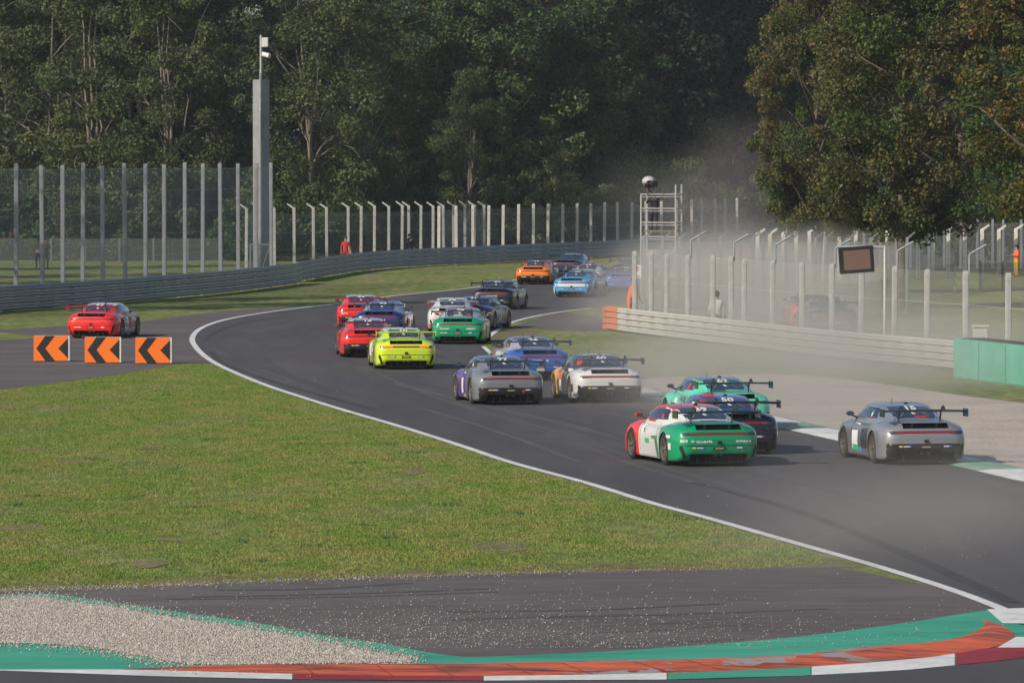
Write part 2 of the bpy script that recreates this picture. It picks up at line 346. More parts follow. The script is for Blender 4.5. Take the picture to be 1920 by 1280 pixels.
# ------------------------------------------------------------ scattered grass and stones (numpy)
def scatter(polypts, n, ymin=None):
    xs = np.array([p[0] for p in polypts]); ys = np.array([p[1] for p in polypts])
    X = rng.uniform(xs.min(), xs.max(), n); Y = rng.uniform(ys.min(), ys.max(), n)
    k = inpoly(X, Y, polypts); return X[k], Y[k]
infield = [p for p in left_line if p.y > 86 and p.y < 200] 
re_ = random.Random(21)
fg_edge = [(x, np.interp(x, [-150, 0, 250, 600, 1000, 1300, 1480, 1560], [1112, 1106, 1100, 1086, 1073, 1068, 1062, 1061]) - abs(re_.gauss(0, 4.5))) for x in range(1560, -160, -9)]
bm = bmesh.new(); poly(bm, px((1620, 1062), (1560, 1063), (1300, 1069), (1000, 1075), (600, 1088), (250, 1102), (-150, 1114), (-150, 1092), (250, 1086), (600, 1072), (1000, 1059), (1300, 1052), (1480, 1040), (1560, 1046), n=2), .006)
tag(obj('bare_verge', bm, M_dry), kind='structure')
fg_poly = [P(a, b) for a, b in fg_edge] + px((-150, 745), (0, 732), (60, 724), (150, 713), (290, 692), (330, 684), (385, 682), n=3) + \
    px((405, 685), (450, 707), (500, 727), (560, 748), (640, 773), (760, 808), (870, 843), (960, 874), (1100, 912), (1220, 950), (1320, 977), (1500, 1029), n=3)
rw = random.Random(31); BARE = []
while len(BARE) < 15:
    c_ = P(rw.uniform(0, 1450), rw.uniform(720, 1085))
    if inpoly(np.array([c_.x]), np.array([c_.y]), fg_poly)[0] and all(math.hypot((c_.x - b_[0]) / 1.3, (c_.y - b_[1]) / 3.4) > 1 for b_ in BARE): BARE.append((c_.x, c_.y, rw.uniform(.12, .45), rw.uniform(.3, 1.2)))
def blades(polypts, n, h0, h1, wd, per=3):
    X, Y = scatter(polypts, n); X = np.repeat(X, per) + rng.normal(0, .03, len(X) * per); Y = np.repeat(Y, per) + rng.normal(0, .05, len(Y) * per)
    # patchiness
    f = np.sin(X * 1.3 + np.sin(Y * .21) * 2) * np.sin(Y * .33 + X * .4) + rng.normal(0, .5, len(X))
    k = f > -.75
    for (bx, by, ra, rb) in BARE: k &= (((X - bx) / ra) ** 2 + ((Y - by) / rb) ** 2 > rng.uniform(.1, 1.5, len(X))) | (rng.uniform(0, 1, len(X)) < .35)
    X, Y, f = X[k], Y[k], f[k]; m = len(X)
    h = rng.uniform(h0, h1, m) * (1 + .35 * np.clip(f, -1, 1)); a = rng.uniform(0, 2 * np.pi, m); lean = rng.normal(0, .5, (m, 2)) * h[:, None]
    V = np.zeros((m, 3, 3)); dx, dy = np.cos(a) * wd, np.sin(a) * wd
    V[:, 0] = np.stack([X - dx, Y - dy, np.zeros(m)], 1); V[:, 1] = np.stack([X + dx, Y + dy, np.zeros(m)], 1)
    V[:, 2] = np.stack([X + lean[:, 0], Y + lean[:, 1], h], 1)
    return V.reshape(-1, 3), np.arange(m * 3).reshape(-1, 3)
def island_mat(name, stops, rough=.8, trans=.3, big=None):
    m = bpy.data.materials.new(name); m.use_nodes = True; n = m.node_tree; b = n.nodes["Principled BSDF"]
    g = n.nodes.new("ShaderNodeNewGeometry"); cr = n.nodes.new("ShaderNodeValToRGB"); n.links.new(g.outputs['Random Per Island'], cr.inputs[0])
    e = cr.color_ramp.elements
    while len(e) < len(stops): e.new(.5)
    for k, (p, c) in enumerate(stops): e[k].position = p; e[k].color = (*c, 1)
    col = cr.outputs[0]
    if big:     # slow colour drift over metres
        tc = n.nodes.new("ShaderNodeTexCoord"); t = n.nodes.new("ShaderNodeTexNoise"); t.inputs['Scale'].default_value = big[0]; t.inputs['Detail'].default_value = 5
        mp = n.nodes.new("ShaderNodeMapping"); mp.inputs['Scale'].default_value = big[3] if len(big) > 3 else (1, 1, 1)
        oi = n.nodes.new("ShaderNodeObjectInfo"); ad = n.nodes.new("ShaderNodeVectorMath"); ad.operation = 'ADD'
        sca = n.nodes.new("ShaderNodeVectorMath"); sca.operation = 'SCALE'; sca.inputs[0].default_value = (37, 11, 53)
        n.links.new(oi.outputs['Random'], sca.inputs[3]); n.links.new(tc.outputs['Object'], ad.inputs[0]); n.links.new(sca.outputs[0], ad.inputs[1])
        n.links.new(ad.outputs[0], mp.inputs[0]); n.links.new(mp.outputs[0], t.inputs[0])
        mr = n.nodes.new("ShaderNodeMapRange"); mr.inputs[1].default_value = .38; mr.inputs[2].default_value = .62; n.links.new(t.outputs[0], mr.inputs[0])
        mx = n.nodes.new("ShaderNodeMix"); mx.data_type = 'RGBA'; mx.blend_type = 'MULTIPLY'; mx.inputs[0].default_value = 1
        m2 = n.nodes.new("ShaderNodeMix"); m2.data_type = 'RGBA'; m2.inputs[6].default_value = (*big[1], 1); m2.inputs[7].default_value = (*big[2], 1)
        n.links.new(mr.outputs[0], m2.inputs[0]); n.links.new(col, mx.inputs[6]); n.links.new(m2.outputs[2], mx.inputs[7]); col = mx.outputs[2]
    n.links.new(col, b.inputs['Base Color']); b.inputs['Roughness'].default_value = rough; b.inputs['Specular IOR Level'].default_value = .25
    if trans:
        tr = n.nodes.new("ShaderNodeBsdfTranslucent"); n.links.new(col, tr.inputs[0]); ms = n.nodes.new("ShaderNodeMixShader"); ms.inputs[0].default_value = trans
        n.links.new(b.outputs[0], ms.inputs[1]); n.links.new(tr.outputs[0], ms.inputs[2]); n.links.new(ms.outputs[0], n.nodes['Material Output'].inputs[0])
    return m
M_blade = island_mat('grass_blades', [(0, (0.1782, 0.2508, 0.0528)), (0.5, (0.231, 0.3102, 0.066)), (0.85, (0.2904, 0.3432, 0.0924)), (1, (0.4488, 0.4092, 0.2112))], trans=.3,
                     big=(1.5, (.78, .96, .72), (1.26, 1.02, 1.25), (.8, .35, 1)))
V, Fc = blades(fg_poly, 520000, .010, .036, .011)
tag(obj('grass', mesh_np('grass', V, Fc), M_blade), kind='stuff')
M_soil = blend_mat('bare_soil', [(.3, (.13, .14, .05)), (.5, (.19, .165, .085)), (.7, (.25, .21, .125))], 1.2, rough=1, bump=.8, bs=12, scale2=6, amt2=.3)
bm = bmesh.new()
for (bx, by, ra, rb) in BARE: poly(bm, [(bx + ra * 1.05 * math.cos(t) * (1 + .15 * math.sin(3 * t + bx)), by + rb * 1.05 * math.sin(t) * (1 + .15 * math.sin(4 * t + by))) for t in [2 * math.pi * k / 18 for k in range(18)]], .0085)
tag(obj('bare_soil', bm, M_soil), kind='structure')
M_weed = island_mat('weed_leaves', [(0, (.07, .15, .045)), (.6, (.11, .20, .06)), (1, (.18, .26, .09))], trans=.3)
wx = []; wy = []
while len(wx) < 2000:
    c_ = P(rw.uniform(-20, 1500), rw.uniform(720, 1090)); q_ = rw.randrange(25, 90)
    if inpoly(np.array([c_.x]), np.array([c_.y]), fg_poly)[0]:
        wx += list(rng.normal(c_.x, rw.uniform(.05, .22), q_)); wy += list(rng.normal(c_.y, rw.uniform(.05, .2), q_))
X = np.array(wx); Y = np.array(wy); m_ = len(X); h_ = rng.uniform(.03, .08, m_); a_ = rng.uniform(0, 6.28, m_); V = np.zeros((m_, 3, 3)); ln_ = rng.normal(0, .5, (m_, 2)) * h_[:, None]
V[:, 0] = np.stack([X - np.cos(a_) * .012, Y - np.sin(a_) * .012, 0 * X], 1); V[:, 1] = np.stack([X + np.cos(a_) * .012, Y + np.sin(a_) * .012, 0 * X], 1); V[:, 2] = np.stack([X + ln_[:, 0], Y + ln_[:, 1], h_], 1)
tag(obj('weeds', mesh_np('weeds', V.reshape(-1, 3), np.arange(m_ * 3).reshape(-1, 3)), M_weed), kind='stuff')
def stones(X, Y, s0, s1, z=0.0):
    n = len(X); s = rng.uniform(s0, s1, n); base = np.array([[1, 0, 0], [-.5, .87, 0], [-.5, -.87, 0], [0, 0, .9], [0, 0, -.5]])
    V = base[None] * s[:, None, None] * rng.uniform(.6, 1.2, (n, 5, 1)); a = rng.uniform(0, 6.28, n); c, si = np.cos(a), np.sin(a)
    x = V[..., 0] * c[:, None] - V[..., 1] * si[:, None]; y = V[..., 0] * si[:, None] + V[..., 1] * c[:, None]
    V = np.stack([x + X[:, None], y + Y[:, None], V[..., 2] + z + s[:, None] * .35], -1)
    f = np.array([[0, 1, 3], [1, 2, 3], [2, 0, 3], [1, 0, 4], [2, 1, 4], [0, 2, 4]])
    return V.reshape(-1, 3), (f[None] + (np.arange(n) * 5)[:, None, None]).reshape(-1, 3)
M_stone = island_mat('gravel_stones', [(0, (.24, .21, .185)), (.4, (.42, .375, .335)), (.8, (.56, .51, .46)), (1, (.72, .67, .61))], trans=0)
X, Y = scatter(grav_poly, 120000)
ex = []; gp = resample(grav_poly + [grav_poly[0]], 400)
for p in gp:
    for _ in range(26): ex.append((p.x + rng.normal(0, .10), p.y + rng.normal(0, .55)))
ex = np.array(ex); X = np.concatenate([X, ex[:, 0]]); Y = np.concatenate([Y, ex[:, 1]]); V, Fc = stones(X, Y, .008, .021, .015)
tag(obj('gravel', mesh_np('gravel', V, Fc), M_stone), kind='stuff')
# loose stones thrown over the run-off, denser near the trap and along the grass edge
xs = rng.normal(830, 420, 4200); ys = 1216 - np.abs(rng.normal(0, 1, 4200)) * 48
k = (xs > 60) & (xs < 1900) & (ys > 1066); pts = [P(a, b) for a, b in zip(xs[k], ys[k])]
xs2 = rng.uniform(-50, 1500, 3500); ys2 = np.interp(xs2, [-50, 0, 250, 600, 1000, 1300, 1500], [1109, 1106, 1100, 1086, 1073, 1068, 1062]) + rng.normal(1, 2.6, 3500) 
k2 = rng.uniform(0, 1, 3500) > xs2 / 1700
pts += [P(a, b) for a, b in zip(xs2[k2], ys2[k2])]
xs3 = rng.uniform(300, 1900, 300); ys3 = rng.uniform(700, 1200, 300); pts += [P(a, b) for a, b in zip(xs3, ys3)]
X = np.array([p.x for p in pts]); Y = np.array([p.y for p in pts]); V, Fc = stones(X, Y, .005, .017, .012)
M_stone2 = island_mat('loose_stones', [(0, (.26, .24, .21)), (.6, (.42, .39, .35)), (1, (.66, .63, .59))], trans=0)
tag(obj('scattered_stones', mesh_np('scattered_stones', V, Fc), M_stone2), kind='stuff')

# ------------------------------------------------------------ guardrails and fences
M_galv = mat('galvanised_rail', (.27, .28, .30), .42, metal=.55, var=.12, vs=1.2, bump=.1, bs=6)
M_galv2 = mat('pale_rail', (.50, .49, .46), .6, metal=.15, var=.10, vs=1.2)
M_steel = mat('steel_post', (.36, .38, .41), .5, metal=.55, var=.1)
M_conc = mat('concrete_post', (.44, .44, .43), .9, var=.2, vs=4, bump=.3, bs=20)
M_conc2 = mat('pale_concrete_post', (.60, .57, .52), .9, var=.15, vs=4)
def wire_mat(name, col, cell, wire, hwires=False):
    "woven wire: real grid of wires with holes (transparent) between"
    m = bpy.data.materials.new(name); m.use_nodes = True; n = m.node_tree; b = n.nodes["Principled BSDF"]
    b.inputs['Base Color'].default_value = (*col, 1); b.inputs['Roughness'].default_value = .6; b.inputs['Metallic'].default_value = .3
    uv = n.nodes.new("ShaderNodeUVMap"); sp = n.nodes.new("ShaderNodeSeparateXYZ"); n.links.new(uv.outputs[0], sp.inputs[0])
    outs = []
    def mth(op, a, b_=None):
        x = n.nodes.new("ShaderNodeMath"); x.operation = op
        for i, v in enumerate((a, b_)):
            if v is None: continue
            if isinstance(v, (int, float)): x.inputs[i].default_value = v
            else: n.links.new(v, x.inputs[i])
        return x.outputs[0]
    u = sp.outputs[0]; v = sp.outputs[1]
    for q in (mth('ADD', u, v), mth('SUBTRACT', u, v)):
        outs.append(mth('LESS_THAN', mth('FRACT', mth('DIVIDE', q, cell)), wire / cell))
    outs.append(mth('LESS_THAN', mth('FRACT', mth('DIVIDE', v, 1.0)), .012))
    s = mth('MAXIMUM', mth('MAXIMUM', outs[0], outs[1]), outs[2]); 
    tr = n.nodes.new("ShaderNodeBsdfTransparent"); ms = n.nodes.new("ShaderNodeMixShader")
    n.links.new(s, ms.inputs[0]); n.links.new(tr.outputs[0], ms.inputs[1]); n.links.new(b.outputs[0], ms.inputs[2]); n.links.new(ms.outputs[0], n.nodes['Material Output'].inputs[0])
    return m
M_wire = wire_mat('wire_netting', (.50, .54, .54), .07, .008)
M_wire2 = wire_mat('fine_wire_netting', (.46, .46, .45), .06, .006)
def net(path, z0, z1, m, parent, name='wire_mesh'):
    bm = bmesh.new(); uvl = bm.loops.layers.uv.new('UVMap'); d = 0
    for a, b in zip(path, path[1:]):
        L = (b - a).length; vs = [bm.verts.new((a.x, a.y, z0)), bm.verts.new((b.x, b.y, z0)), bm.verts.new((b.x, b.y, z1)), bm.verts.new((a.x, a.y, z1))]
        f = bm.faces.new(vs)
        for l, uv in zip(f.loops, ((d, z0), (d + L, z0), (d + L, z1), (d, z1))): l[uvl].uv = uv
        d += L
    me = bpy.data.meshes.new(name); bm.to_mesh(me); bm.free(); return obj(name, me, m, parent)
def post_mesh(wd, h, bent=0, bdir=(-1, 0), m=None, tall_arm=0):
    bm = bmesh.new(); box(bm, -wd / 2, wd / 2, -wd / 2, wd / 2, 0, h, bev=wd * .12)
    if bent:
        top = Vector((0, 0, h)); e = Vector((bdir[0] * bent, bdir[1] * bent, h + bent * .55))
        bar(bm, top - Vector((0, 0, .06)), e, wd * .42, 4, r2=wd * .3)
    me = bpy.data.meshes.new('post'); bmesh.ops.recalc_face_normals(bm, faces=bm.faces); bm.to_mesh(me); bm.free(); me.materials.append(m); return me
def fence(name, label, cat, pts, me, netz, netm, extra=None, jit=.02):
    root = empty(name, pts[0]); tag(root, label, cat); o0 = pts[0]
    rr = random.Random(len(pts))
    for p in pts:
        o = bpy.data.objects.new('post', me); C.objects.link(o); o.parent = root; o.location = p - o0
        o.rotation_euler = (rr.uniform(-jit, jit), rr.uniform(-jit, jit) * .5, 0); o.scale = (1, 1, 1 + rr.uniform(-.012, .012))
    if netz: net([p - o0 + Vector((0, -.1, 0)) for p in pts], netz[0], netz[1], netm, root)
    return root
RAILP = [(0, 0), (.0, .02), (.075, .05), (.078, .10), (.052, .13), (.052, .15), (.078, .18), (.075, .23), (0, .26), (0, .28)]
def guardrail(name, label, path, nrails, h, m, side, step=4.0, endm=None):
    root = empty(name, path[0]); tag(root, label, 'guardrail'); o0 = path[0]
    D = [0]
    for a, b in zip(path, path[1:]): D.append(D[-1] + (b - a).length)
    N = int(D[-1] / 2) + 2; pp = resample(path, N)
    nrm = []
    for i in range(N):
        d = pp[min(i + 1, N - 1)] - pp[max(i - 1, 0)]; d.z = 0; d.normalize(); nrm.append(Vector((-d.y, d.x, 0)) * side)
    ph = h / nrails
    for r in range(nrails):
        bm = bmesh.new(); rows = []
        for i in range(N):
            rows.append([bm.verts.new(pp[i] - o0 + nrm[i] * (a + .07) + Vector((0, 0, .06 + r * ph + b / .28 * (ph - .012)))) for a, b in RAILP])
        for i in range(N - 1):
            for k in range(len(RAILP) - 1):
                f = bm.faces.new((rows[i][k], rows[i + 1][k], rows[i + 1][k + 1], rows[i][k + 1])); f.smooth = True
        o = obj('rail', bm, m, root)
        if endm is not None:
            o.data.materials.append(endm); nf = (len(RAILP) - 1)
            for f in o.data.polygons[:nf]: f.material_index = 1
    K = int(D[-1] / step); q = resample(path, K + 1)
    pm = bpy.data.meshes.new('rail_post'); bm = bmesh.new(); box(bm, -.06, .06, -.06, .06, 0, h + .03); bm.to_mesh(pm); bm.free(); pm.materials.append(M_steel)
    for p in q[:95]:
        i = min(range(N), key=lambda i: (pp[i] - p).length)
        o = bpy.data.objects.new('rail_post', pm); C.objects.link(o); o.parent = root; o.location = p - o0 - nrm[i] * .02
    # splice plates between the rails that catch the light
    sm = bpy.data.meshes.new('splice_plate'); bm = bmesh.new(); box(bm, -.28, .28, -.025, .025, -.014, .014); bm.to_mesh(sm); bm.free(); sm.materials.append(mat('bolt_plate', (.62, .62, .58), .35, metal=.5))
    q = resample(path, 32)
    for t, p in enumerate(q):
        i = min(range(N), key=lambda i: (pp[i] - p).length); d = Vector((nrm[i].y, -nrm[i].x, 0))
        for r in range(nrails - 1):
            o = bpy.data.objects.new('splice_plate', sm); C.objects.link(o); o.parent = root
            o.location = p - o0 + nrm[i] * .11 + Vector((0, 0, .06 + (r + 1) * ph - .012)); o.rotation_euler.z = math.atan2(d.y, d.x)
    return root
LB = [(-260, 606), (-100, 594), (0, 585), (140, 575), (280, 563), (420, 550), (500, 540), (560, 532)]
LB2 = [(556, 529), (620, 517), (689, 507), (780, 500), (888, 495), (971, 490), (1060, 486), (1160, 481), (1260, 474), (1340, 466), (1420, 457), (1520, 447), (1700, 437)]
bL = px(*LB, n=4); bL2 = px(*LB2, n=4)
guardrail('guardrail', 'grey four-rail steel guardrail along the left grass, in front of the tall posts', bL, 4, 1.06, M_galv, -1)
guardrail('guardrail', 'long grey guardrail curving away behind the field of cars towards the trees', bL2, 4, 1.03, M_galv, -1)
RB = [(1143, 620), (1200, 628), (1300, 640), (1400, 652), (1500, 665), (1640, 680), (1785, 694), (1920, 710), (2100, 733)]
bR = px(*RB, n=4)
M_redend = mat('orange_end_paint', (.60, .21, .11), .5)
guardrail('guardrail', 'pale sunlit guardrail with orange painted end beside the gravel trap', bR, 4, .88, M_galv2, -1, endm=M_redend)
bm = bmesh.new(); box(bm, -.3, .08, -.05, .05, 0, .05)
bm.free()
# orange end of the right guardrail
bm = bmesh.new()
for r in range(4):
    z = .06 + r * .22; box(bm, -.22, .10, -.10, .02, z, z + .19, bev=.03)
e = obj('rail_end', bm, M_redend, None, smooth=40); g3 = [o for o in C.objects if o.get('label', '').startswith('pale sunlit')][0]; e.parent = g3; e.location = (-.05, -.06, 0)
# far sunlit guardrail on the right and a green panel next to it
bF = px((1660, 424), (1740, 419), (1850, 416), (1900, 415), n=2)
guardrail('guardrail', 'distant pale guardrail in the upper right below the trees', bF, 3, .95, M_galv2, -1)

# left tall catch fence
def on(pathpx, x, dy=0):
    return P(x, np.interp(x, [q[0] for q in pathpx], [q[1] for q in pathpx]) + dy)
tall = post_mesh(.19, 6.25, m=M_steel)
xs = [-230, -160, -90, -25, 30, 80, 118, 155, 193, 235, 273, 308, 347, 380, 414, 447, 480, 509]
fence('catch_fence', 'tall steel catch fence with square posts behind the left guardrail', 'fence', [on(LB, x, -3) for x in xs], tall, (.9, 6.05), M_wire)
# bent concrete posts further back
bentm = post_mesh(.19, 3.55, .42, (-1, .0), M_conc)
xs = [462, 486, 515, 552, 588, 613, 653, 677, 702, 729, 754, 767, 789, 812, 832, 851, 872, 889, 908]
ys = np.interp(xs, [462, 600, 700, 908], [502, 497, 493, 487])
fence('bent_post_fence', 'row of concrete posts with bent tops behind the middle guardrail', 'fence', [P(x, y) for x, y in zip(xs, ys)], bentm, (0, 3.2), M_wire2)
strm = post_mesh(.2, 3.55, m=M_conc2)
xs = [823, 856, 887, 916, 943, 972, 1000, 1027, 1055, 1082, 1108, 1133, 1158, 1184, 1212, 1240, 1268, 1297, 1316, 1341, 1360, 1382, 1406, 1428, 1452, 1480, 1510]
fence('post_fence', 'straight pale concrete post fence above the far guardrail, running into the dust', 'fence', [on(LB2, x, -2.5) for x in xs], strm, (0, 3.35), M_wire2)
# right near fence with dark wire and thin bent arms
rp = post_mesh(.18, 3.05, m=M_conc)
xs = [1190, 1221, 1250, 1290, 1337, 1371, 1395, 1448, 1504, 1560, 1614, 1676, 1738, 1811, 1890, 1975]
fr = fence('post_fence', 'thick concrete post fence standing right behind the pale guardrail', 'fence', [on(RB, x, -3.5) for x in xs], rp, (0, 3.0), M_wire2)
pts = [on(RB, x, -3.5) for x in xs]
for p in pts[3::2]:
    bm = bmesh.new(); q = p - pts[0]; bar(bm, q + Vector((.1, 0, 2.9)), q + Vector((.1, 0, 3.55)), .035); bar(bm, q + Vector((.1, 0, 3.55)), q + Vector((.62, 0, 3.85)), .035)
    obj('bent_arm', bm, M_steel, fr)
# inner fences behind
b5 = post_mesh(.13, 3.2, .40, (.8, 0), M_steel)
fence('bent_post_fence', 'slim grey bent-top posts in the dust behind the thick post fence', 'fence', [P(x, 588) for x in [1207, 1243, 1273, 1310, 1352, 1388, 1412, 1432, 1474, 1528, 1548, 1590, 1632, 1700]], b5, (0, 3.0), M_wire2)
M_conc3 = mat('whitewashed_post', (.78, .76, .70), .8, var=.12, vs=4)
b2 = post_mesh(.20, 2.65, .38, (1, 0), M_conc3)
xs = [1420, 1444, 1468, 1493, 1518, 1544, 1574, 1604, 1634, 1664, 1694, 1722, 1749, 1778, 1809, 1842, 1873, 1904, 1936, 1968]
fence('bent_post_fence', 'bright white posts with bent tops below the oak tree on the right', 'fence', [P(x, np.interp(x, [1420, 1560, 1968], [534, 526, 518])) for x in xs], b2, (0, 2.5), M_wire2)
b3 = post_mesh(.15, 2.9, 0, m=M_steel)
xs = [1586, 1620, 1650, 1680, 1707, 1742, 1770, 1801, 1832, 1861, 1881, 1915, 1945]
fence('post_fence', 'thin grey posts behind the bright bent-top posts at the far right', 'fence', [P(x, 503) for x in xs], b3, (0, 2.7), M_wire2)
b4 = post_mesh(.12, 1.5, 0, m=M_steel)
M_wire3 = wire_mat('dense_netting', (.21, .22, .21), .05, .010)
fence('mesh_fence', 'low grey mesh fence angling across the grass behind the screen', 'fence', [P(1560, 600), P(1610, 598), P(1655, 590), P(1690, 575), P(1740, 562), P(1790, 548)], b4, (0, 1.45), M_wire3)
fence('mesh_fence', 'low grey mesh fence on the grass at the far right edge', 'fence', [P(1838, 546), P(1880, 545), P(1925, 545), P(1975, 545)], b4, (0, 1.4), M_wire3)
fence('mesh_fence', 'low grey fence across the grass behind the tall left posts', 'fence', [P(x, 492 + 0 * x) for x in range(-160, 480, 64)], b4, (0, 1.5), M_wire3)

# tyre barrier with green cover
a, b = P(1787, 708), P(2100, 748); d = (b - a).normalized(); nr = Vector((-d.y, d.x, 0)); 
M_gcover = mat('green_cover', (.10, .42, .30), .55, var=.12, vs=1.5)
root = tag(empty('tyre_barrier', a), 'mint green padded barrier in front of the right guardrail', 'barrier')
bm = bmesh.new(); L = (b - a).length; box(bm, 0, L, 0, .9, 0, 1.17, bev=.03)
o = obj('cover', bm, M_gcover, root, smooth=40); o.rotation_euler.z = math.atan2(d.y, d.x)
bm = bmesh.new(); 
for k in range(1, int(L / 2.5)): box(bm, k * 2.5 - .02, k * 2.5 + .02, -.012, 0, .04, 1.12)
o = obj('seam', bm, mat('green_seam', (.05, .26, .18), .6), root); o.rotation_euler.z = math.atan2(d.y, d.x)
bm = bmesh.new(); box(bm, .5, L, .15, .8, 1.172, 1.2); o = obj('rubber_top', bm, mat('rubber', (.03, .03, .03), .8), root); o.rotation_euler.z = math.atan2(d.y, d.x)
# green distant barrier
a = P(1855, 413); root = None
bm = bmesh.new(); box(bm, 0, 6, 0, .8, 0, 1.0, bev=.04); box(bm, .05, 5.9, -.01, 0, .45, .5)
tag(obj('tyre_barrier', bm, mat('dark_green_cover', (.03, .20, .15), .6), loc=a), 'dark green barrier far away at the upper right edge', 'barrier')

# ------------------------------------------------------------ chevron boards
M_chor = mat('reflective_orange', (1.0, .21, .02), .5, emit=None); M_chbl = mat('matt_black', (.02, .02, .022), .6); M_white = mat('white_plastic', (.72, .72, .72), .5)
def chevron(p, label, w_=1.15, h=.80):
    root = tag(empty('chevron_sign', p, R(3)), label, 'chevron sign', 'orange and black chevron boards on the escape road')
    bm = bmesh.new(); box(bm, -w_ / 2, w_ / 2, 0, .34, .03, h + .03, bev=.003); obj('board', bm, M_white, root, smooth=40)
    def flat(polys, m, name, y):
        bm = bmesh.new()
        for pl in polys:
            vs = [bm.verts.new((-w_ / 2 - .002 + u * (w_ - .055), y, .029 + v * (h + .002))) for u, v in pl]
            f = bm.faces.new(vs); r = bmesh.ops.extrude_face_region(bm, geom=[f]); bmesh.ops.translate(bm, verts=[v for v in r['geom'] if isinstance(v, bmesh.types.BMVert)], vec=(0, -.004, 0))
        bmesh.ops.triangulate(bm, faces=bm.faces[:]); obj(name, bm, m, root)
    flat([[(0, 0), (1, 0), (1, 1), (0, 1)]], M_chor, 'orange_panel', -.001)
    flat([[(.34, 1), (.62, 1), (.34, .5), (.62, 0), (.34, 0), (.08, .5)], [(1.0, .9), (1.0, .1), (.72, .5)]], M_chbl, 'chevron', -.006)
    for x in (-.4, .4): bm = bmesh.new(); box(bm, x - .09, x + .09, .02, .5, 0, .045); obj('foot', bm, M_chbl, root)
    return root
chevron(P(97, 678), 'leftmost of the three chevron boards, with pale peeling left edge')
chevron(P(193, 681), 'middle of the three orange and black chevron boards')
chevron(P(288, 682), 'rightmost chevron board, nearest the curve of the white line')

# ------------------------------------------------------------ mast with camera
p = PD(490, 318); root = tag(empty('camera_mast', p), 'tall grey square mast with a thin pole and white boxes on top, left of centre', 'mast')
M_mast = mat('mast_paint', (.26, .27, .29), .6, var=.15, vs=1.5)
bm = bmesh.new(); box(bm, -.35, .35, -.35, .35, 0, 11.0, bev=.03)
o = obj('column', bm, M_mast, root, smooth=40); o.rotation_euler.z = R(44)
bm = bmesh.new(); bar(bm, (.0, -.1, 10.9), (.0, -.1, 13.55), .075, 8); bar(bm, (-.03, -.56, 9.2), (-.05, -.12, 11.6), .03); bar(bm, (-.03, -.56, 7.6), (-.03, -.56, 9.25), .05)
obj('pole', bm, M_steel, root)
bm = bmesh.new(); box(bm, .06, .42, -.3, .0, 12.85, 13.4, bev=.03); obj('cabinet', bm, M_white, root)
bm = bmesh.new(); bar(bm, (.12, -.1, 12.45), (.5, -.35, 12.35), .14, 10); bar(bm, (.0, -.1, 12.6), (.2, -.15, 12.5), .04); obj('camera_head', bm, M_white, root)
root = tag(empty('gate_frame', PD(489, 300)), 'pale square gate frame at the foot of the mast', 'gate'); bm = bmesh.new()
for x in (-.62, .55): box(bm, x, x + .1, -.05, .05, 0, 1.9)
box(bm, -.52, .55, -.05, .05, 1.8, 1.9); bar(bm, (.5, 0, 1.8), (-.1, 0, 0), .03)
obj('frame', bm, M_conc2, root); net([Vector((-.5, 0, 0)), Vector((.55, 0, 0))], .1, 1.8, M_wire3, root)

# ------------------------------------------------------------ scaffold tower
TW = P(1240, 562); tw = tag(empty('scaffold_tower', TW, R(-16)), 'pale scaffold tower standing in the dust, holding the film camera', 'scaffold tower')
M_alu = mat('aluminium_tube', (.60, .60, .60), .35, metal=.5)
cx = [(-.82, -.55), (.82, -.55), (-.82, .55), (.82, .55)]; TH = 4.85
for i, (x, y) in enumerate(cx):
    bm = bmesh.new(); bar(bm, (x, y, 0), (x, y, TH + (.45 if x > 0 else 0)), .045, 8); obj('upright', bm, M_alu, tw)
lv = [.35, 1.6, 2.25, 2.9, 3.55, 4.2, 4.85]
for z in lv:
    bm = bmesh.new()
    for a, b in (((-.82, -.55), (.82, -.55)), ((-.82, .55), (.82, .55)), ((-.82, -.55), (-.82, .55)), ((.82, -.55), (.82, .55))):
        bar(bm, (*a, z), (*b, z), .035)
        if a[1] == b[1]: bar(bm, (*a, z - .12), (*b, z - .12), .02)
    obj('rung_frame', bm, M_alu, tw)
bm = bmesh.new(); bar(bm, (-.82, .55, .35), (.82, .55, 2.9), .025); bar(bm, (-.8, -.55, 2.9), (-.3, -.55, 1.6), .03); bar(bm, (.82, -.55, 1.6), (.3, -.55, 2.25), .025); obj('brace', bm, M_alu, tw)
bm = bmesh.new(); box(bm, -.8, .8, -.5, .5, 3.14, 3.19); obj('platform', bm, mat('wood_platform', (.20, .15, .10), .8, var=.2), tw)

# film camera on the tower
fc = tag(empty('film_camera', TW + Vector((-.62, -.3, TH - .02)), R(25)), 'black film camera under a pale rain cover on top of the scaffold tower', 'film camera')
bm = bmesh.new(); box(bm, -.17, .17, -.35, .3, .33, .66, bev=.03); bar(bm, (0, -.35, .5), (0, -.72, .5), .12, 12, r2=.15); obj('camera_body', bm, M_chbl, fc, smooth=40)
bm = bmesh.new(); bmesh.ops.create_uvsphere(bm, u_segments=14, v_segments=8, radius=.30, matrix=Matrix.Translation((.06, .05, .62)) @ Matrix.Diagonal((1, 1.3, .8, 1))); obj('rain_cover', bm, mat('grey_cover', (.45, .45, .46), .5), fc, smooth=80)
bm = bmesh.new(); bar(bm, (-.2, -.3, .45), (-.36, -.3, .45), .09, 8); bar(bm, (0, 0, .33), (0, 0, .15), .09, 8)
for t in (0, 2.1, 4.2): bar(bm, (0, 0, .3), (.3 * math.cos(t), .3 * math.sin(t), -.02), .025)
obj('tripod_head', bm, mat('dark_grey', (.07, .07, .08), .5), fc)

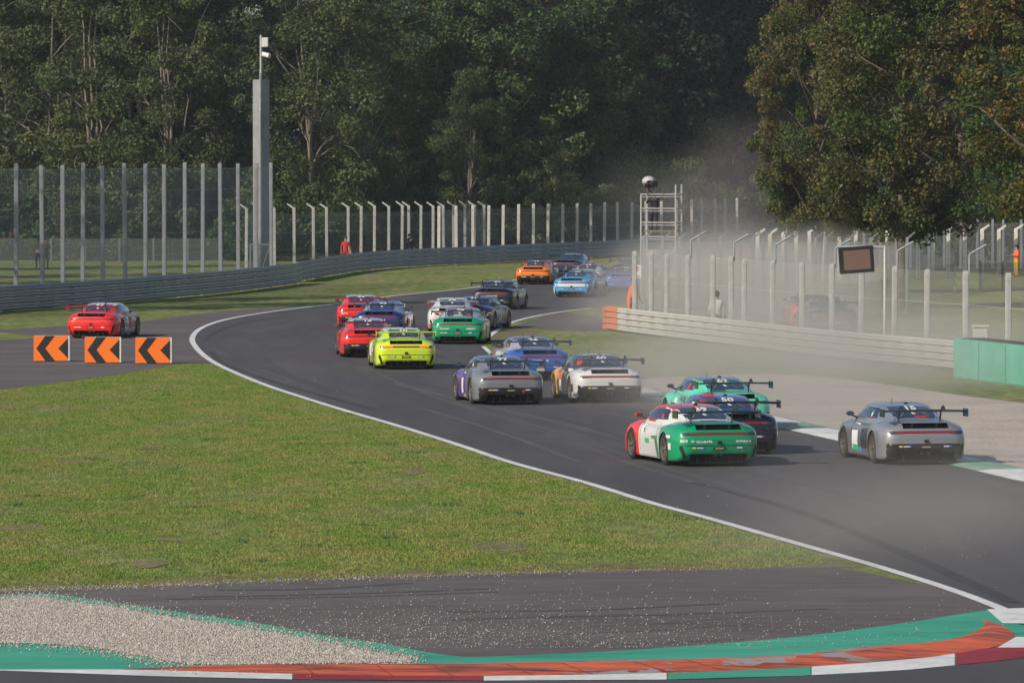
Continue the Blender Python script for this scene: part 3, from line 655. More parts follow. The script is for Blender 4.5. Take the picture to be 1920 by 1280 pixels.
# ------------------------------------------------------------ screen on a frame, sign, cabinet
sp = P(1659, 680); root = tag(empty('screen_gantry', sp), 'dark framed screen hanging from a thin pole gantry below the oak', 'screen')
bm = bmesh.new(); bar(bm, (0, 0, 0), (0, 0, 3.72), .055, 8); bar(bm, (0, 0, 3.68), (-1.5, 0, 3.68), .05, 8); obj('gantry', bm, M_alu, root)
bm = bmesh.new(); box(bm, -.55, .55, -.12, .1, -.42, .42, bev=.02); s = obj('screen_case', bm, M_chbl, root, smooth=40); s.location = (-.92, -.08, 3.28); s.rotation_euler = (0, R(-4), R(8))
bm = bmesh.new(); box(bm, -.43, .43, -.128, -.118, -.31, .31); obj('display', bm, mat('brown_display', (.20, .125, .105), .35), s)
root = tag(empty('letter_sign', P(1194, 618)), 'small white sign with a red capital letter beside the dusty tower', 'sign')
bm = bmesh.new(); bar(bm, (0, 0, 0), (0, 0, 2.45), .03); obj('pole', bm, M_steel, root)
bm = bmesh.new(); box(bm, -.17, .17, -.05, -.03, 1.98, 2.45); obj('panel', bm, M_white, root)
def text_mesh(body, size, m, bold=.0, shear=0, ext=.003):
    cu = bpy.data.curves.new('t', 'FONT'); cu.body = body; cu.size = size; cu.extrude = ext; cu.align_x = 'CENTER'; cu.align_y = 'CENTER'; cu.offset = bold; cu.shear = shear
    cu.resolution_u = 3
    o = bpy.data.objects.new('t', cu); C.objects.link(o); me = baked(o); bpy.data.objects.remove(o); me.materials.clear(); me.materials.append(m); return me
M_redsign = mat('red_lettering', (.6, .03, .04), .5)
o = obj('lettering', text_mesh('F', .34, M_redsign, .012), None, root); o.location = (-.02, -.056, 2.25); o.rotation_euler = (R(90), 0, 0)
bm = bmesh.new(); box(bm, -.1, .1, -.056, -.052, 2.03, 2.06); obj('underline', bm, M_redsign, root)
root = tag(empty('cabinet', P(1838, 672)), 'small white electrical cabinet behind the green barrier', 'cabinet')
bm = bmesh.new(); box(bm, -.23, .23, -.2, .2, 0, 1.03, bev=.02); obj('case', bm, mat('cream_metal', (.62, .61, .54), .6), root, smooth=40)
bm = bmesh.new(); box(bm, -.28, .26, -.25, .25, 1.032, 1.09); obj('lid', bm, mat('cream_metal', (.62, .61, .54)), root)
bm = bmesh.new(); box(bm, .07, .10, -.21, -.202, .5, .62); box(bm, .03, .14, -.21, -.203, .55, .58); obj('handle', bm, M_chbl, root)

# ------------------------------------------------------------ race car
YR = 1.03                           # rear axle behind origin: car origin is on the ground below the rear axle
def interp(tab, y): return float(np.interp(y, tab[0], tab[1]))
YS = [0, .02, .06, .13, .25, .42, .70, 1.03, 1.4, 1.75, 2.2, 2.7, 3.1, 3.49, 3.85, 4.15, 4.36, 4.50, 4.58]
WH = [.60, .705, .795, .862, .905, .932, .942, .942, .92, .89, .885, .89, .91, .925, .91, .86, .78, .66, .50]
ZT = [.715, .775, .83, .885, .925, .945, .955, .955, .935, .92, .92, .92, .90, .85, .77, .69, .61, .53, .46]
ZF = [.68, .74, .785, .825, .855, .88, .895, .89, .865, .845, .84, .845, .855, .85, .80, .70, .60, .50, .43]
ZB = [.36, .30, .24, .17, .13, .11, .10, .10, .10, .10, .10, .10, .10, .10, .10, .10, .12, .16, .22]
def body_section(y):
    w_, zt, zf, zb = (interp((YS, t), y) for t in (WH, ZT, ZF, ZB))
    zm = zb + (zf - zb) * .45
    ctl = [(0, zb), (w_ * .6, zb), (w_ * .90, zb + .005), (w_ * .965, zb + .04), (w_ * .985, zb + .12 * (zf - zb) / .75), (w_, zm), (w_ * .995, zb + (zf - zb) * .68), (w_ * .955, zf - .105), (w_ * .88, zf - .038),
           (w_ * .77, zf + .0), (w_ * .66, zf + (zt - zf) * .55), (w_ * .45, zt - .004), (w_ * .22, zt), (0, zt)]
    q = spline([(a, b, 0) for a, b in ctl], 3); return [(v.x, v.y) for v in q]
def loft(bm, ys, sec, close=True):
    rings = []
    for y in ys:
        h = sec(y); ring = [bm.verts.new((a, y, z)) for a, z in h] + [bm.verts.new((-a, y, z)) for a, z in h[-2:0:-1]]; rings.append(ring)
    n = len(rings[0])
    for i in range(len(rings) - 1):
        for k in range(n): bm.faces.new((rings[i][k], rings[i][(k + 1) % n], rings[i + 1][(k + 1) % n], rings[i + 1][k]))
    hn = n // 2
    for r in (rings[0], rings[-1]):      # end caps as level strips between the two halves
        for k in range(hn):
            q = [r[k], r[k + 1], r[(n - k - 1) % n], r[(n - k) % n]]; u = []
            for v in q:
                if v not in u: u.append(v)
            if len(u) > 2: bm.faces.new(u)
    return rings
ysb = sorted(set([round(v, 3) for v in YS] + list(np.round(np.linspace(.1, 4.5, 44), 3))))
bm = bmesh.new(); loft(bm, ysb, body_section)
bmesh.ops.recalc_face_normals(bm, faces=bm.faces)
me = bpy.data.meshes.new('bodysolid'); bm.to_mesh(me); bm.free(); tmp = bpy.data.objects.new('bodysolid', me); C.objects.link(tmp)
mblack = mat('black_underbody', (.012, .012, .014), .7); me.materials.append(mat('slot0', (.5, .5, .5))); me.materials.append(mblack)
cut = bmesh.new()
for y, r in ((YR, .375), (YR + 2.46, .365)):
    for s in (-1, 1):
        vs = []
        bar(cut, (s * .60, y, r - .035), (s * 1.3, y, r - .035), r, 40)
box(cut, -.63, .63, -.3, .55, -.1, .285)
box(cut, -.50, .50, -.3, .46, .788, .898)
for f in cut.faces: f.material_index = 0
bmesh.ops.recalc_face_normals(cut, faces=cut.faces)
cme = bpy.data.meshes.new('cut'); cut.to_mesh(cme); cut.free(); cme.materials.append(mblack); co = bpy.data.objects.new('cut', cme); C.objects.link(co)
bo = tmp.modifiers.new('b', 'BOOLEAN'); bo.object = co; bo.operation = 'DIFFERENCE'; bo.solver = 'EXACT'
try: bo.material_mode = 'TRANSFER'
except Exception: pass
body_me = baked(tmp); bpy.data.objects.remove(tmp); bpy.data.objects.remove(co)
blk = [i for i, m_ in enumerate(body_me.materials) if m_ and m_.name.startswith('black_under')]
# cabin
CY = [.62, .80, 1.0, 1.25, 1.6, 1.95, 2.3, 2.6, 2.85, 3.1, 3.32, 3.45]
CT = [.90, .965, 1.035, 1.11, 1.19, 1.235, 1.25, 1.24, 1.20, 1.10, .97, .88]
CB = [.60, .68, .73, .765, .785, .79, .79, .785, .775, .75, .70, .62]
CW = [.40, .45, .49, .525, .555, .575, .58, .578, .57, .555, .53, .48]
def cab_section(y):
    zt, wb, wt = (interp((CY, t), y) for t in (CT, CB, CW)); z0 = min(.78, zt - .06)
    hh = zt - z0
    ctl = [(0, z0 - .02), (wb * .8, z0 - .02), (wb, z0), (wb * .985 + wt * .015, z0 + hh * .22), (wb * .5 + wt * .5 + .02, z0 + hh * .58), (wt * 1.02, zt - hh * .17), (wt * .94, zt - hh * .07), (wt * .72, zt - .012), (wt * .4, zt - .002), (0, zt)]
    q = spline([(a, b, 0) for a, b in ctl], 4); return [(v.x, v.y) for v in q]
bm = bmesh.new(); loft(bm, list(np.linspace(.62, 3.45, 34)), cab_section); bmesh.ops.recalc_face_normals(bm, faces=bm.faces)
cab_me = bpy.data.meshes.new('cabin'); bm.to_mesh(cab_me); bm.free()
def bvh_of(*ms):
    V = []; Fs = []
    for m_ in ms:
        o = len(V); V += [v.co.copy() for v in m_.vertices]; Fs += [[i + o for i in p.vertices] for p in m_.polygons]
    return BVHTree.FromPolygons(V, Fs)
# deck slab from cabin to tail is part of the body; both hit by the projecting rays
BV = bvh_of(body_me, cab_me); BVB = bvh_of(body_me)
# material zones on the body: slots 0 tail, 1 flank, 2 nose, 3 black, 4 lower bumper, 5 rear fender
def zone(me, fn, nslots):
    me.materials.clear()
    for p in me.polygons: p.material_index = fn(p)
    for k in range(nslots): me.materials.append(mblack)
isblk = [p.material_index in blk for p in body_me.polygons]
def zfn(p):
    c = p.center
    if isblk[p.index] or (c.z < .12): return 3
    if c.y < 1.38: 
        if c.y < .5 and c.z < .455 and abs(c.x) < .84: return 4
        return 5 if (abs(c.x) > .80 and c.y > .38) else 0
    if c.y < 2.95: return 1
    return 2
zone(body_me, zfn, 6)
def cfn(p):
    c = p.center
    if (abs(p.normal.z) > .72 and c.y > 1.6) or (c.y > 1.95 and c.z > .90): return 0
    return 1
zone(cab_me, cfn, 2)
def sharp(me, ang):
    bm = bmesh.new(); bm.from_mesh(me)
    for f in bm.faces: f.smooth = True
    for e in bm.edges:
        if len(e.link_faces) == 2 and e.calc_face_angle(0) > R(ang): e.smooth = False
    bm.to_mesh(me); bm.free()
sharp(body_me, 28); sharp(cab_me, 50)
def patch(quad, dirn, nu=12, nv=6, off=.006, bv=None, name='patch', start=3.0, holes=0):
    "grid over a quad (4 corners, in car coords) pushed along dirn onto the car's skin"
    hr = random.Random(int(abs(quad[0][0] * 997 + quad[0][2] * 131)) + 3)
    bv = bv or BV; d = Vector(dirn).normalized(); q = [Vector(t) for t in quad]; bm = bmesh.new(); grid = []
    for j in range(nv + 1):
        row = []
        for i in range(nu + 1):
            u, v = i / nu, j / nv; p = (q[0] * (1 - u) + q[1] * u) * (1 - v) + (q[3] * (1 - u) + q[2] * u) * v
            h = bv.ray_cast(p - d * start, d)
            row.append(bm.verts.new(h[0] - d * off) if h[0] is not None else None)
        grid.append(row)
    for j in range(nv):
        for i in range(nu):
            c = (grid[j][i], grid[j][i + 1], grid[j + 1][i + 1], grid[j + 1][i])
            if hr.random() < holes: continue
            if all(c) and max((a.co - b.co).length for a in c for b in c) < .30: bm.faces.new(c).smooth = True
    for v in [v for v in bm.verts if not v.link_faces]: bm.verts.remove(v)
    me = bpy.data.meshes.new(name); bm.to_mesh(me); bm.free(); return me
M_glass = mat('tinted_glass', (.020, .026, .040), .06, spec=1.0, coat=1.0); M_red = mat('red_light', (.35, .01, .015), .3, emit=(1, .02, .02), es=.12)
M_redlit = mat('lit_brake_light', (.8, .02, .02), .3, emit=(1, .05, .03), es=3.0)
M_carbon = mat('carbon', (.02, .02, .022), .35, coat=.3); M_tyre = mat('tyre', (.022, .022, .024), .85); M_rim = mat('rim_gold', (.42, .38, .31), .35, metal=.8)
M_rim2 = mat('rim_dark', (.06, .06, .065), .4, metal=.6)
M_lampdark = mat('lamp_housing', (.03, .012, .014), .2, coat=.5)
UNI = {}
UNI['rear_window'] = (patch([(-.47, .84, 0), (.47, .84, 0), (.44, 1.62, 0), (-.44, 1.62, 0)], (0, 0, -1), 12, 10), M_glass)
UNI['windscreen'] = (patch([(-.55, 2.66, 0), (.55, 2.66, 0), (.62, 3.28, 0), (-.62, 3.28, 0)], (0, 0, -1), 12, 8), M_glass)
sidew = [(0, 1.38, .955), (0, 3.02, .915), (0, 2.52, 1.165), (0, 1.72, 1.16)]
UNI['lamp_housing'] = (patch([(-.78, 0, .690), (.78, 0, .690), (.77, 0, .738), (-.77, 0, .738)], (0, 1, 0), 24, 2, .005), M_lampdark)
UNI['crease_shadow'] = (patch([(-.76, 0, .452), (.76, 0, .452), (.76, 0, .468), (-.76, 0, .468)], (0, 1, 0), 24, 1, .004), mblack)  # black strip painted in for the shadow under the bumper's crease ledge
UNI['light_bar'] = (patch([(-.64, 0, .704), (.64, 0, .704), (.64, 0, .728), (-.64, 0, .728)], (0, 1, 0), 24, 1, .010), M_red)
car0 = empty('race_car')
YO = Vector((0, -YR, 0))
def part(name, me, m, parent, loc=None):
    o = bpy.data.objects.new(name, me); C.objects.link(o); o.parent = parent
    if m is not None and not me.materials: me.materials.append(m)
    if loc is not None: o.location = loc
    return o
body = part('body', body_me, None, car0, YO); cabin = part('cabin', cab_me, None, car0, YO)
for k, (me, m) in UNI.items(): part(k, me, m, car0, YO)
for s in (-1, 1):
    q = [Vector((s * 1.5, y, z)) for _, y, z in sidew]
    part('side_window', patch(q, (-s, 0, 0), 12, 6, .006, start=0), M_glass, car0, YO)
    part('lamp_cluster', patch([(s * .50, 0, .685), (s * .81, 0, .668), (s * .80, 0, .735), (s * .50, 0, .740)], (0, 1, 0), 8, 3, .008), mat('smoked_lens', (.05, .05, .055), .12, coat=.6), car0, YO)
    for yg in (1.60, 2.86):
        part('door_gap', patch([(s * 1.5, yg, .24), (s * 1.5, yg + .014, .24), (s * 1.5, yg + .014, .86), (s * 1.5, yg, .86)], (-s, 0, 0), 1, 8, .004, start=0), mblack, car0, YO)
    # headlights (front) and bumper vents (rear)
    part('headlight', patch([(s * .55, 5, .60), (s * .80, 5, .60), (s * .80, 5, .74), (s * .55, 5, .74)], (0, -1, 0), 5, 5, .006, start=0), mat('headlight_lens', (.5, .5, .5), .1, coat=1), car0, YO)
    part('bumper_vent', patch([(s * .70, 0, .15), (s * .76, 0, .15), (s * .875, 0, .45), (s * .80, 0, .47)], (0, 1, 0), 3, 6, .006), mblack, car0, YO)
# taillight glints, diffuser, exhaust, tow eye
bm = bmesh.new(); box(bm, -.62, .62, .26, .30, .10, .28)
for x in (-.45, -.27, .27, .45): box(bm, x - .008, x + .008, .10, .26, .08, .22)
box(bm, -.60, .60, .10, .5, .085, .10); obj('diffuser', bm, mblack, car0, loc=YO)
bm = bmesh.new()
for s in (-.07, .07): bar(bm, (s, .25, .27), (s, .06, .27), .045, 12, cap=False); bar(bm, (s, .2, .27), (s, .12, .27), .038, 12)
obj('exhaust', bm, mat('exhaust_steel', (.25, .23, .22), .4, metal=.9), car0, loc=YO)
bm = bmesh.new(); box(bm, -.34, -.17, -.03, .0, 0, .03); bm.free()
# engine lid slats and lid lip
bm = bmesh.new()
for x in (-.27, .27): box(bm, x - .02, x + .02, .16, .36, .790, .896)
for k in range(3): box(bm, -.46, .46, .16 + k * .05, .18 + k * .05, .805 + k * .02, .811 + k * .02)
obj('lid_slats', bm, M_carbon, car0, loc=YO)
# swan-neck wing
wing_root = bmesh.new()
prof = [(-.02, .0), (.0, .022), (.08, .032), (.18, .026), (.27, .004), (.27, -.004), (.15, -.004), (.05, -.014), (0, -.014)]
rows = []
for x in np.linspace(-.905, .905, 13):
    dz = -.018 * (abs(x) / .9) ** 2
    rows.append([wing_root.verts.new((x, .10 - YR + a, 1.125 + dz + (.27 - a) * .16 * 1 + b)) for a, b in prof])
for a, b in zip(rows, rows[1:]):
    for k in range(len(prof)): wing_root.faces.new((a[k], a[(k + 1) % len(prof)], b[(k + 1) % len(prof)], b[k]))
wing_root.faces.new(rows[0]); wing_root.faces.new(rows[-1][::-1])
wing = obj('rear_wing', wing_root, M_carbon, car0, smooth=50)
for s in (-1, 1):
    bm = bmesh.new(); box(bm, s * .915 - .010, s * .915 + .010, .02 - YR, .40 - YR, 1.03, 1.20, bev=.006); obj('endplate', bm, M_carbon, wing)
    bm = bmesh.new(); x = s * .46
    path = spline([(x, .62, .90), (x, .55, 1.08), (x, .44, 1.20), (x, .32, 1.225), (x, .22, 1.17)], 4)
    for a, b in zip(path, path[1:]):
        t = (b - a).normalized(); n_ = Vector((0, -t.z, t.y)) * .035
        vs = [bm.verts.new(v + Vector((dx, -YR, 0)) + nn_) for v in (a, b) for dx in (-.009, .009) for nn_ in (-n_, n_)]
        for g in ((0, 1, 3, 2), (4, 6, 7, 5), (0, 4, 5, 1), (2, 3, 7, 6), (0, 2, 6, 4), (1, 5, 7, 3)): bm.faces.new([vs[k] for k in g])
    obj('wing_support', bm, M_carbon, wing)
# mirrors
for s in (-1, 1):
    bm = bmesh.new(); box(bm, s * .93 - .085, s * .93 + .085, 2.78 - YR, 2.93 - YR, .945, 1.04, bev=.035); bar(bm, (s * .75, 2.86 - YR, .90), (s * .90, 2.86 - YR, .96), .02)
    mo = obj('mirror', bm, M_carbon, car0, smooth=60)
    bm = bmesh.new(); box(bm, s * .93 - .065, s * .93 + .065, 2.774 - YR, 2.78 - YR, .958, 1.027); obj('mirror_glass', bm, mat('mirror_glass', (.10, .12, .14), .08, metal=.5), mo)
# roof details
bm = bmesh.new(); bar(bm, (-.18, 2.2 - YR, 1.24), (-.18, 2.15 - YR, 1.36), .006, 4); obj('antenna', bm, mblack, car0)
bm = bmesh.new(); box(bm, .05, .12, 1.95 - YR, 2.05 - YR, 1.225, 1.262, bev=.01); obj('roof_pod', bm, mblack, car0)
# wheels
def lathe(bm, prof, n, x0, s):
    rings = []
    for a, r in prof: rings.append([bm.verts.new((x0 + s * a, r * math.cos(2 * math.pi * k / n), r * math.sin(2 * math.pi * k / n))) for k in range(n)])
    for p, q in zip(rings, rings[1:]):
        for k in range(n): bm.faces.new((p[k], p[(k + 1) % n], q[(k + 1) % n], q[k]))
    return rings
for y, rr, wd in ((0, .352, .31), (2.46, .342, .29)):
    for s in (-1, 1):
        wr = empty('wheel', (s * (.925 - wd / 2), y, rr), 0, car0)
        bm = bmesh.new(); h = wd / 2
        lathe(bm, [(-h, .24), (-h, rr - .05), (-h + .03, rr - .008), (-h + .06, rr), (h - .06, rr), (h - .03, rr - .008), (h, rr - .05), (h - .005, .245), (h - .05, .235), (-h, .24)], 28, 0, s)
        obj('tyre', bm, M_tyre, wr, smooth=50)
        bm = bmesh.new(); lathe(bm, [(h - .06, .236), (h - .008, .242), (h - .012, .228), (h - .06, .22), (-h + .02, .20), (-h + .02, 0.001)], 28, 0, s)
        for k in range(10):
            t = 2 * math.pi * (k // 2) / 5 + (.17 if k % 2 else -.17); t0 = 2 * math.pi * (k // 2) / 5 + (.06 if k % 2 else -.06)
            bar(bm, (s * (h - .05), .05 * math.cos(t0), .05 * math.sin(t0)), (s * (h - .03), .228 * math.cos(t), .228 * math.sin(t)), .017, 4)
        bar(bm, (s * (h - .07), 0, 0), (s * (h - .02), 0, 0), .045, 10)
        obj('rim', bm, M_rim if s < 0 else M_rim, wr, smooth=40)

PROTO = list(car0.children)          # the bare car, before any livery is put on the first one
PAINTS = {}
def paint(col, metal=0.0, rough=.32):
    key = (tuple(col), metal)
    if key not in PAINTS: PAINTS[key] = mat('paint_%d' % len(PAINTS), col, rough, metal=metal, coat=1.0, spec=.5)
    return PAINTS[key]
DECALS = {}
def decal(quad, dirn, name, nu=6, nv=2, off=.010, start=0.0, holes=0):
    k = (tuple(map(tuple, quad)), off)
    if k not in DECALS: DECALS[k] = patch(quad, dirn, nu, nv, off, name=name, start=start, holes=holes)
    return DECALS[k]
def rear_quad(x0, x1, z0, z1): return [(x0, -1, z0), (x1, -1, z0), (x1, -1, z1), (x0, -1, z1)]
def side_quad(s, y0, y1, z0, z1, sh=0): return [(s * 1.5, y0, z0), (s * 1.5, y1, z0), (s * 1.5, y1 + sh, z1), (s * 1.5, y0 + sh, z1)]
TXT = {}
ncar = 0
S = srgb
M_decw = mat('white_decal', (.75, .75, .75), .4); M_decb = mat('blue_decal', (.05, .09, .40), .4); M_decy = mat('yellow_decal', (.8, .6, .05), .4); M_deck = mat('black_decal', (.02, .02, .02), .4)
M_decr = mat('red_decal', (.6, .04, .03), .4); M_decg = mat('green_decal', (.03, .45, .15), .4); M_gold = mat('gold_lettering', (.45, .36, .18), .4)
M_cage = mat('cage_behind_glass', (.13, .15, .19), .5)
def car(pxy, th, label, tail, flank=None, nose=None, roof=None, pillar=None, lower=None, fender=None, wingc=None, num=None, lit=False, brand=None,
        decs=(), metal=0, stickers=True, mirrorc=None, group='race cars speeding through the bend', far=False):
    """one race car: position of its rear axle in the photograph, heading, colours of its zones"""
    global ncar
    first = ncar == 0; ncar += 1
    c = car0 if first else copy_tree(car0, None, PROTO)
    tag(c, label, 'race car', group)
    c.location = P(*pxy); c.rotation_euler = (0, 0, R(th))
    tail_ = tail; flank = flank or tail; nose = nose or flank; roof = roof or tail; pillar = pillar or tail; fender = fender or tail
    lower_ = lower if lower is not None else tail
    cols = [paint(tail, metal), paint(flank, metal), paint(nose, metal), mblack, paint(lower_, metal if lower is None else 0), paint(fender, metal)]
    ccols = [paint(roof, 0), paint(pillar, metal)]
    for ch in c.children:
        nm = ch.name.split('.')[0]
        if nm == 'body':
            for k, s_ in enumerate(ch.material_slots): s_.link = 'OBJECT'; s_.material = cols[k]
        if nm == 'cabin':
            for k, s_ in enumerate(ch.material_slots): s_.link = 'OBJECT'; s_.material = ccols[k]
        if nm == 'rear_wing' and wingc is not None:
            for t in (ch, *[g for g in ch.children if g.name.startswith('endplate')]):
                for s_ in t.material_slots: s_.link = 'OBJECT'; s_.material = paint(wingc)
        if nm == 'mirror' and mirrorc is not None:
            for s_ in ch.material_slots: s_.link = 'OBJECT'; s_.material = paint(mirrorc)
    if lit:
        for s in (-1, 1): part('brake_light', decal(rear_quad(min(s * .42, s * .70), max(s * .42, s * .70), .695, .735), (0, 1, 0), 'brake_light', 8, 1, .014), M_redlit, c, YO)
    if num:
        key = ('n', num)
        if key not in TXT: TXT[key] = text_mesh(num, .24, M_decw, .006)
        o = part('number_decal', TXT[key], None, c)
        h = BV.ray_cast(Vector((0, 1.36, 3)), Vector((0, 0, -1)))[0]; o.location = h + YO + Vector((0, -.02, .03)); o.rotation_euler = (math.atan2(.22, 1.0) + .02, 0, 0)
        o.rotation_euler = (R(16), 0, 0)
        o.scale = (1.15, 1.45, 1)
        for sx in (-1, 1):
            part('roll_cage_bar', decal([(sx * .30, .92, 3), (sx * .335, .92, 3), (sx * .115, 1.30, 3), (sx * .08, 1.30, 3)], (0, 0, -1), 'cage', 1, 8, .008), M_cage, c, YO)
        part('window_sticker', decal([(-.03, 1.02, 3), (.05, 1.02, 3), (.0, 1.16, 3), (-.05, 1.16, 3)], (0, 0, -1), 'window_sticker', 2, 2, .012), M_decw, c, YO)
    if brand:
        key = ('b', brand)
        if key not in TXT: TXT[key] = text_mesh(brand, .075, M_decw, .002)
        o = part('lettering', TXT[key], None, c); h = BV.ray_cast(Vector((0, -3, .60)), Vector((0, 1, 0)))[0]; o.location = h + YO + Vector((0, -.012, 0)); o.rotation_euler = (R(90), 0, 0); o.scale = (1.5, 1, 1)
    if stickers:
        for a, b, m_ in ((-.60, -.52, M_decy), (-.52, -.32, M_decb), (.36, .56, M_decb)):
            part('sticker', decal(rear_quad(a, b, .395, .43), (0, 1, 0), 'sticker', 3, 1, .011), m_, c, YO)
        part('sticker', decal(rear_quad(-.50, -.36, .40, .425), (0, 1, 0), 'sticker', 3, 1, .014), M_decw, c, YO)
        part('sticker', decal(rear_quad(.38, .50, .40, .425), (0, 1, 0), 'sticker', 3, 1, .014), M_decw, c, YO)
        pl = part('number_plate', decal(rear_quad(-.14, .14, .37, .43), (0, 1, 0), 'plate', 3, 1, .011), mat('plate_dark', (.03, .028, .025), .4), c, YO)
        part('plate_marks', decal(rear_quad(-.10, .09, .385, .412), (0, 1, 0), 'plate_marks', 3, 1, .015), M_gold, pl)
        part('camera_pod', decal(rear_quad(-.05, .05, .485, .555), (0, 1, 0), 'camera_pod', 2, 1, .03), mblack, c, YO)
    for kind, q, m_ in decs:
        d_ = {'R': (0, 1, 0), 'S': (1, 0, 0), 'D': (-1, 0, 0), 'T': (0, 0, -1)}[kind]
        fine = kind == 'R' and m_ is M_decw and q[1][2] - q[0][2] < .01 and q[2][2] - q[0][2] < .07      # lettering too small to read: broken white strokes
        part('sticker', decal(q, d_, 'sticker', 22 if fine else 8, 3, .009, holes=.33 if fine else 0), m_, c, YO)
    return c

# ------------------------------------------------------------ the field of cars
red = S(240, 30, 24); redd = S(212, 25, 35); white = (.70, .70, .70); blk = (.02, .02, .024); navy = S(25, 35, 75); grn = S(0, 152, 103)
greyc = S(120, 125, 130); mint = S(95, 215, 180); yel = (.62, .83, .02); orng = S(240, 125, 10); sky_b = S(70, 160, 220); blu = S(45, 95, 180); purple = S(85, 30, 150)
SQ = side_quad; RQ = rear_quad
# nearest three
car((1322, 871), 15.2, 'red, white and green race car nearest the camera, rear painted green', grn, flank=white, nose=red, roof=redd, pillar=white, fender=grn, wingc=(.03, .05, .05), num='39', mirrorc=red,
    decs=[('S', SQ(-1, .5, .95, .60, .66), M_decw), ('S', SQ(-1, .45, .62, .36, .50), M_decw), ('S', SQ(-1, 2.25, 2.5, .42, .52), M_decg), ('S', SQ(-1, 1.85, 2.05, .56, .585), M_deck), ('S', SQ(-1, 1.85, 2.05, .53, .545), M_deck),
          ('S', SQ(-1, 1.40, 1.60, .16, .60, .25), paint(grn)), ('S', SQ(-1, 2.5, 2.75, .62, .80), M_decw), ('S', SQ(-1, 2.55, 2.65, .64, .78), M_deck), ('S', SQ(-1, 1.62, 1.72, .96, 1.06, .16), M_decr),
          ('R', RQ(-.52, -.16, .52, .57), M_decw), ('R', RQ(.36, .70, .53, .57), M_decw), ('R', RQ(-.62, -.55, .53, .58), M_decw), ('T', [(-.2, .72, 3), (.2, .72, 3), (.2, .80, 3), (-.2, .80, 3)], M_decw), ('R', RQ(-.85, -.70, .53, .585), M_decw)])
car((1369, 849), 9.5, 'dark blue race car number 50, red and blue roof, half hidden by the green one', S(20, 25, 50), flank=S(20, 25, 60), nose=navy, roof=S(40, 70, 170), pillar=S(160, 25, 45), lower=blk, num='50', mirrorc=blk,
    decs=[('T', [(-.46, 1.75, 3), (-.2, 1.75, 3), (-.1, 2.3, 3), (-.46, 2.3, 3)], M_decr), ('T', [(-.46, .72, 3), (.46, .72, 3), (.42, .84, 3), (-.42, .84, 3)], paint(S(40, 80, 190))), ('S', SQ(-1, 1.7, 1.85, .95, 1.1, .1), M_decw)])
car((1360, 806), 11.5, 'mint green race car with grey roof and dark rear window, behind the number 50 car', mint, flank=mint, nose=mint, roof=greyc, pillar=mint, lower=blk, num='62', mirrorc=blk,
    decs=[('S', SQ(-1, 1.5, 2.2, .66, .78), paint(greyc)), ('S', SQ(-1, 2.35, 2.6, .45, .72), M_decw), ('S', SQ(-1, 1.66, 1.78, .93, 1.08, .12), M_decr), ('S', SQ(-1, 1.35, 1.5, 1.0, 1.1, .1), paint(orng)), ('T', [(-.45, .70, 3), (-.05, .70, 3), (-.05, .83, 3), (-.45, .83, 3)], paint(S(10, 90, 80)))])
car((1713, 868), 11.1, 'silver race car alone at the right edge of the track, white and green door patch', S(148, 151, 158), flank=S(132, 135, 142), roof=S(120, 130, 155), lower=S(22, 22, 24), num='15', metal=.3, mirrorc=blk,
    decs=[('S', SQ(-1, 2.35, 2.8, .25, .80), M_decw), ('S', SQ(-1, 2.3, 2.75, .22, .34), M_decg), ('S', SQ(-1, 2.0, 2.3, .2, .30), paint(sky_b)), ('S', SQ(-1, 1.66, 1.74, .93, .99, .05), M_decr), ('S', SQ(-1, 1.72, 1.8, .99, 1.05, .05), M_decw), ('S', SQ(-1, 1.78, 1.86, 1.05, 1.1, .04), M_decg),
          ('T', [(-.02, .86, 3), (.26, .86, 3), (.26, .93, 3), (-.02, .93, 3)], M_decr), ('S', SQ(-1, 1.55, 2.1, .3, .72), paint(S(60, 66, 72)))], brand=None)
car((946, 757), 9.9, 'grey race car with a purple front fender and dark blue roof', S(120, 124, 131), flank=S(105, 60, 160), nose=purple, roof=S(60, 85, 125), lower=blk, num='77', mirrorc=blk,
    decs=[('S', SQ(-1, 3.6, 4.1, .62, .82), paint(S(190, 220, 40))), ('S', SQ(-1, 2.35, 2.6, .25, .80), M_decw), ('S', SQ(-1, 1.9, 2.3, .16, .24), paint(S(190, 220, 40))), ('S', SQ(-1, 1.4, 2.0, .3, .86), paint(greyc)),
          ('S', SQ(-1, 1.66, 1.74, .93, .99, .05), M_decg), ('S', SQ(-1, 1.72, 1.8, .99, 1.05, .05), M_decw), ('S', SQ(-1, 1.78, 1.86, 1.05, 1.12, .04), M_decr), ('R', RQ(.30, .36, .34, .40), M_decr), ('T', [(-.45, .70, 3), (.45, .70, 3), (.42, .84, 3), (-.42, .84, 3)], paint(S(20, 35, 60)))])
car((1131, 753), 9.8, 'white race car with black lower bumper, yellow front fender and dark roof', white, flank=blk, nose=S(250, 175, 20), roof=S(30, 35, 50), pillar=S(35, 35, 40), lower=blk, num='60', mirrorc=blk,
    decs=[('S', SQ(-1, 1.15, 1.5, .98, 1.14, .15), M_decr), ('S', SQ(-1, 2.4, 2.7, .25, .55), M_decw), ('S', SQ(-1, 2.3, 2.9, .55, .80), paint(S(235, 120, 40))), ('S', SQ(-1, 1.3, 1.8, .80, .88), M_decw), ('T', [(-.4, 1.85, 3), (.4, 1.85, 3), (.4, 1.93, 3), (-.4, 1.93, 3)], M_decw), ('S', SQ(-1, .45, .85, .30, .50), M_deck)])
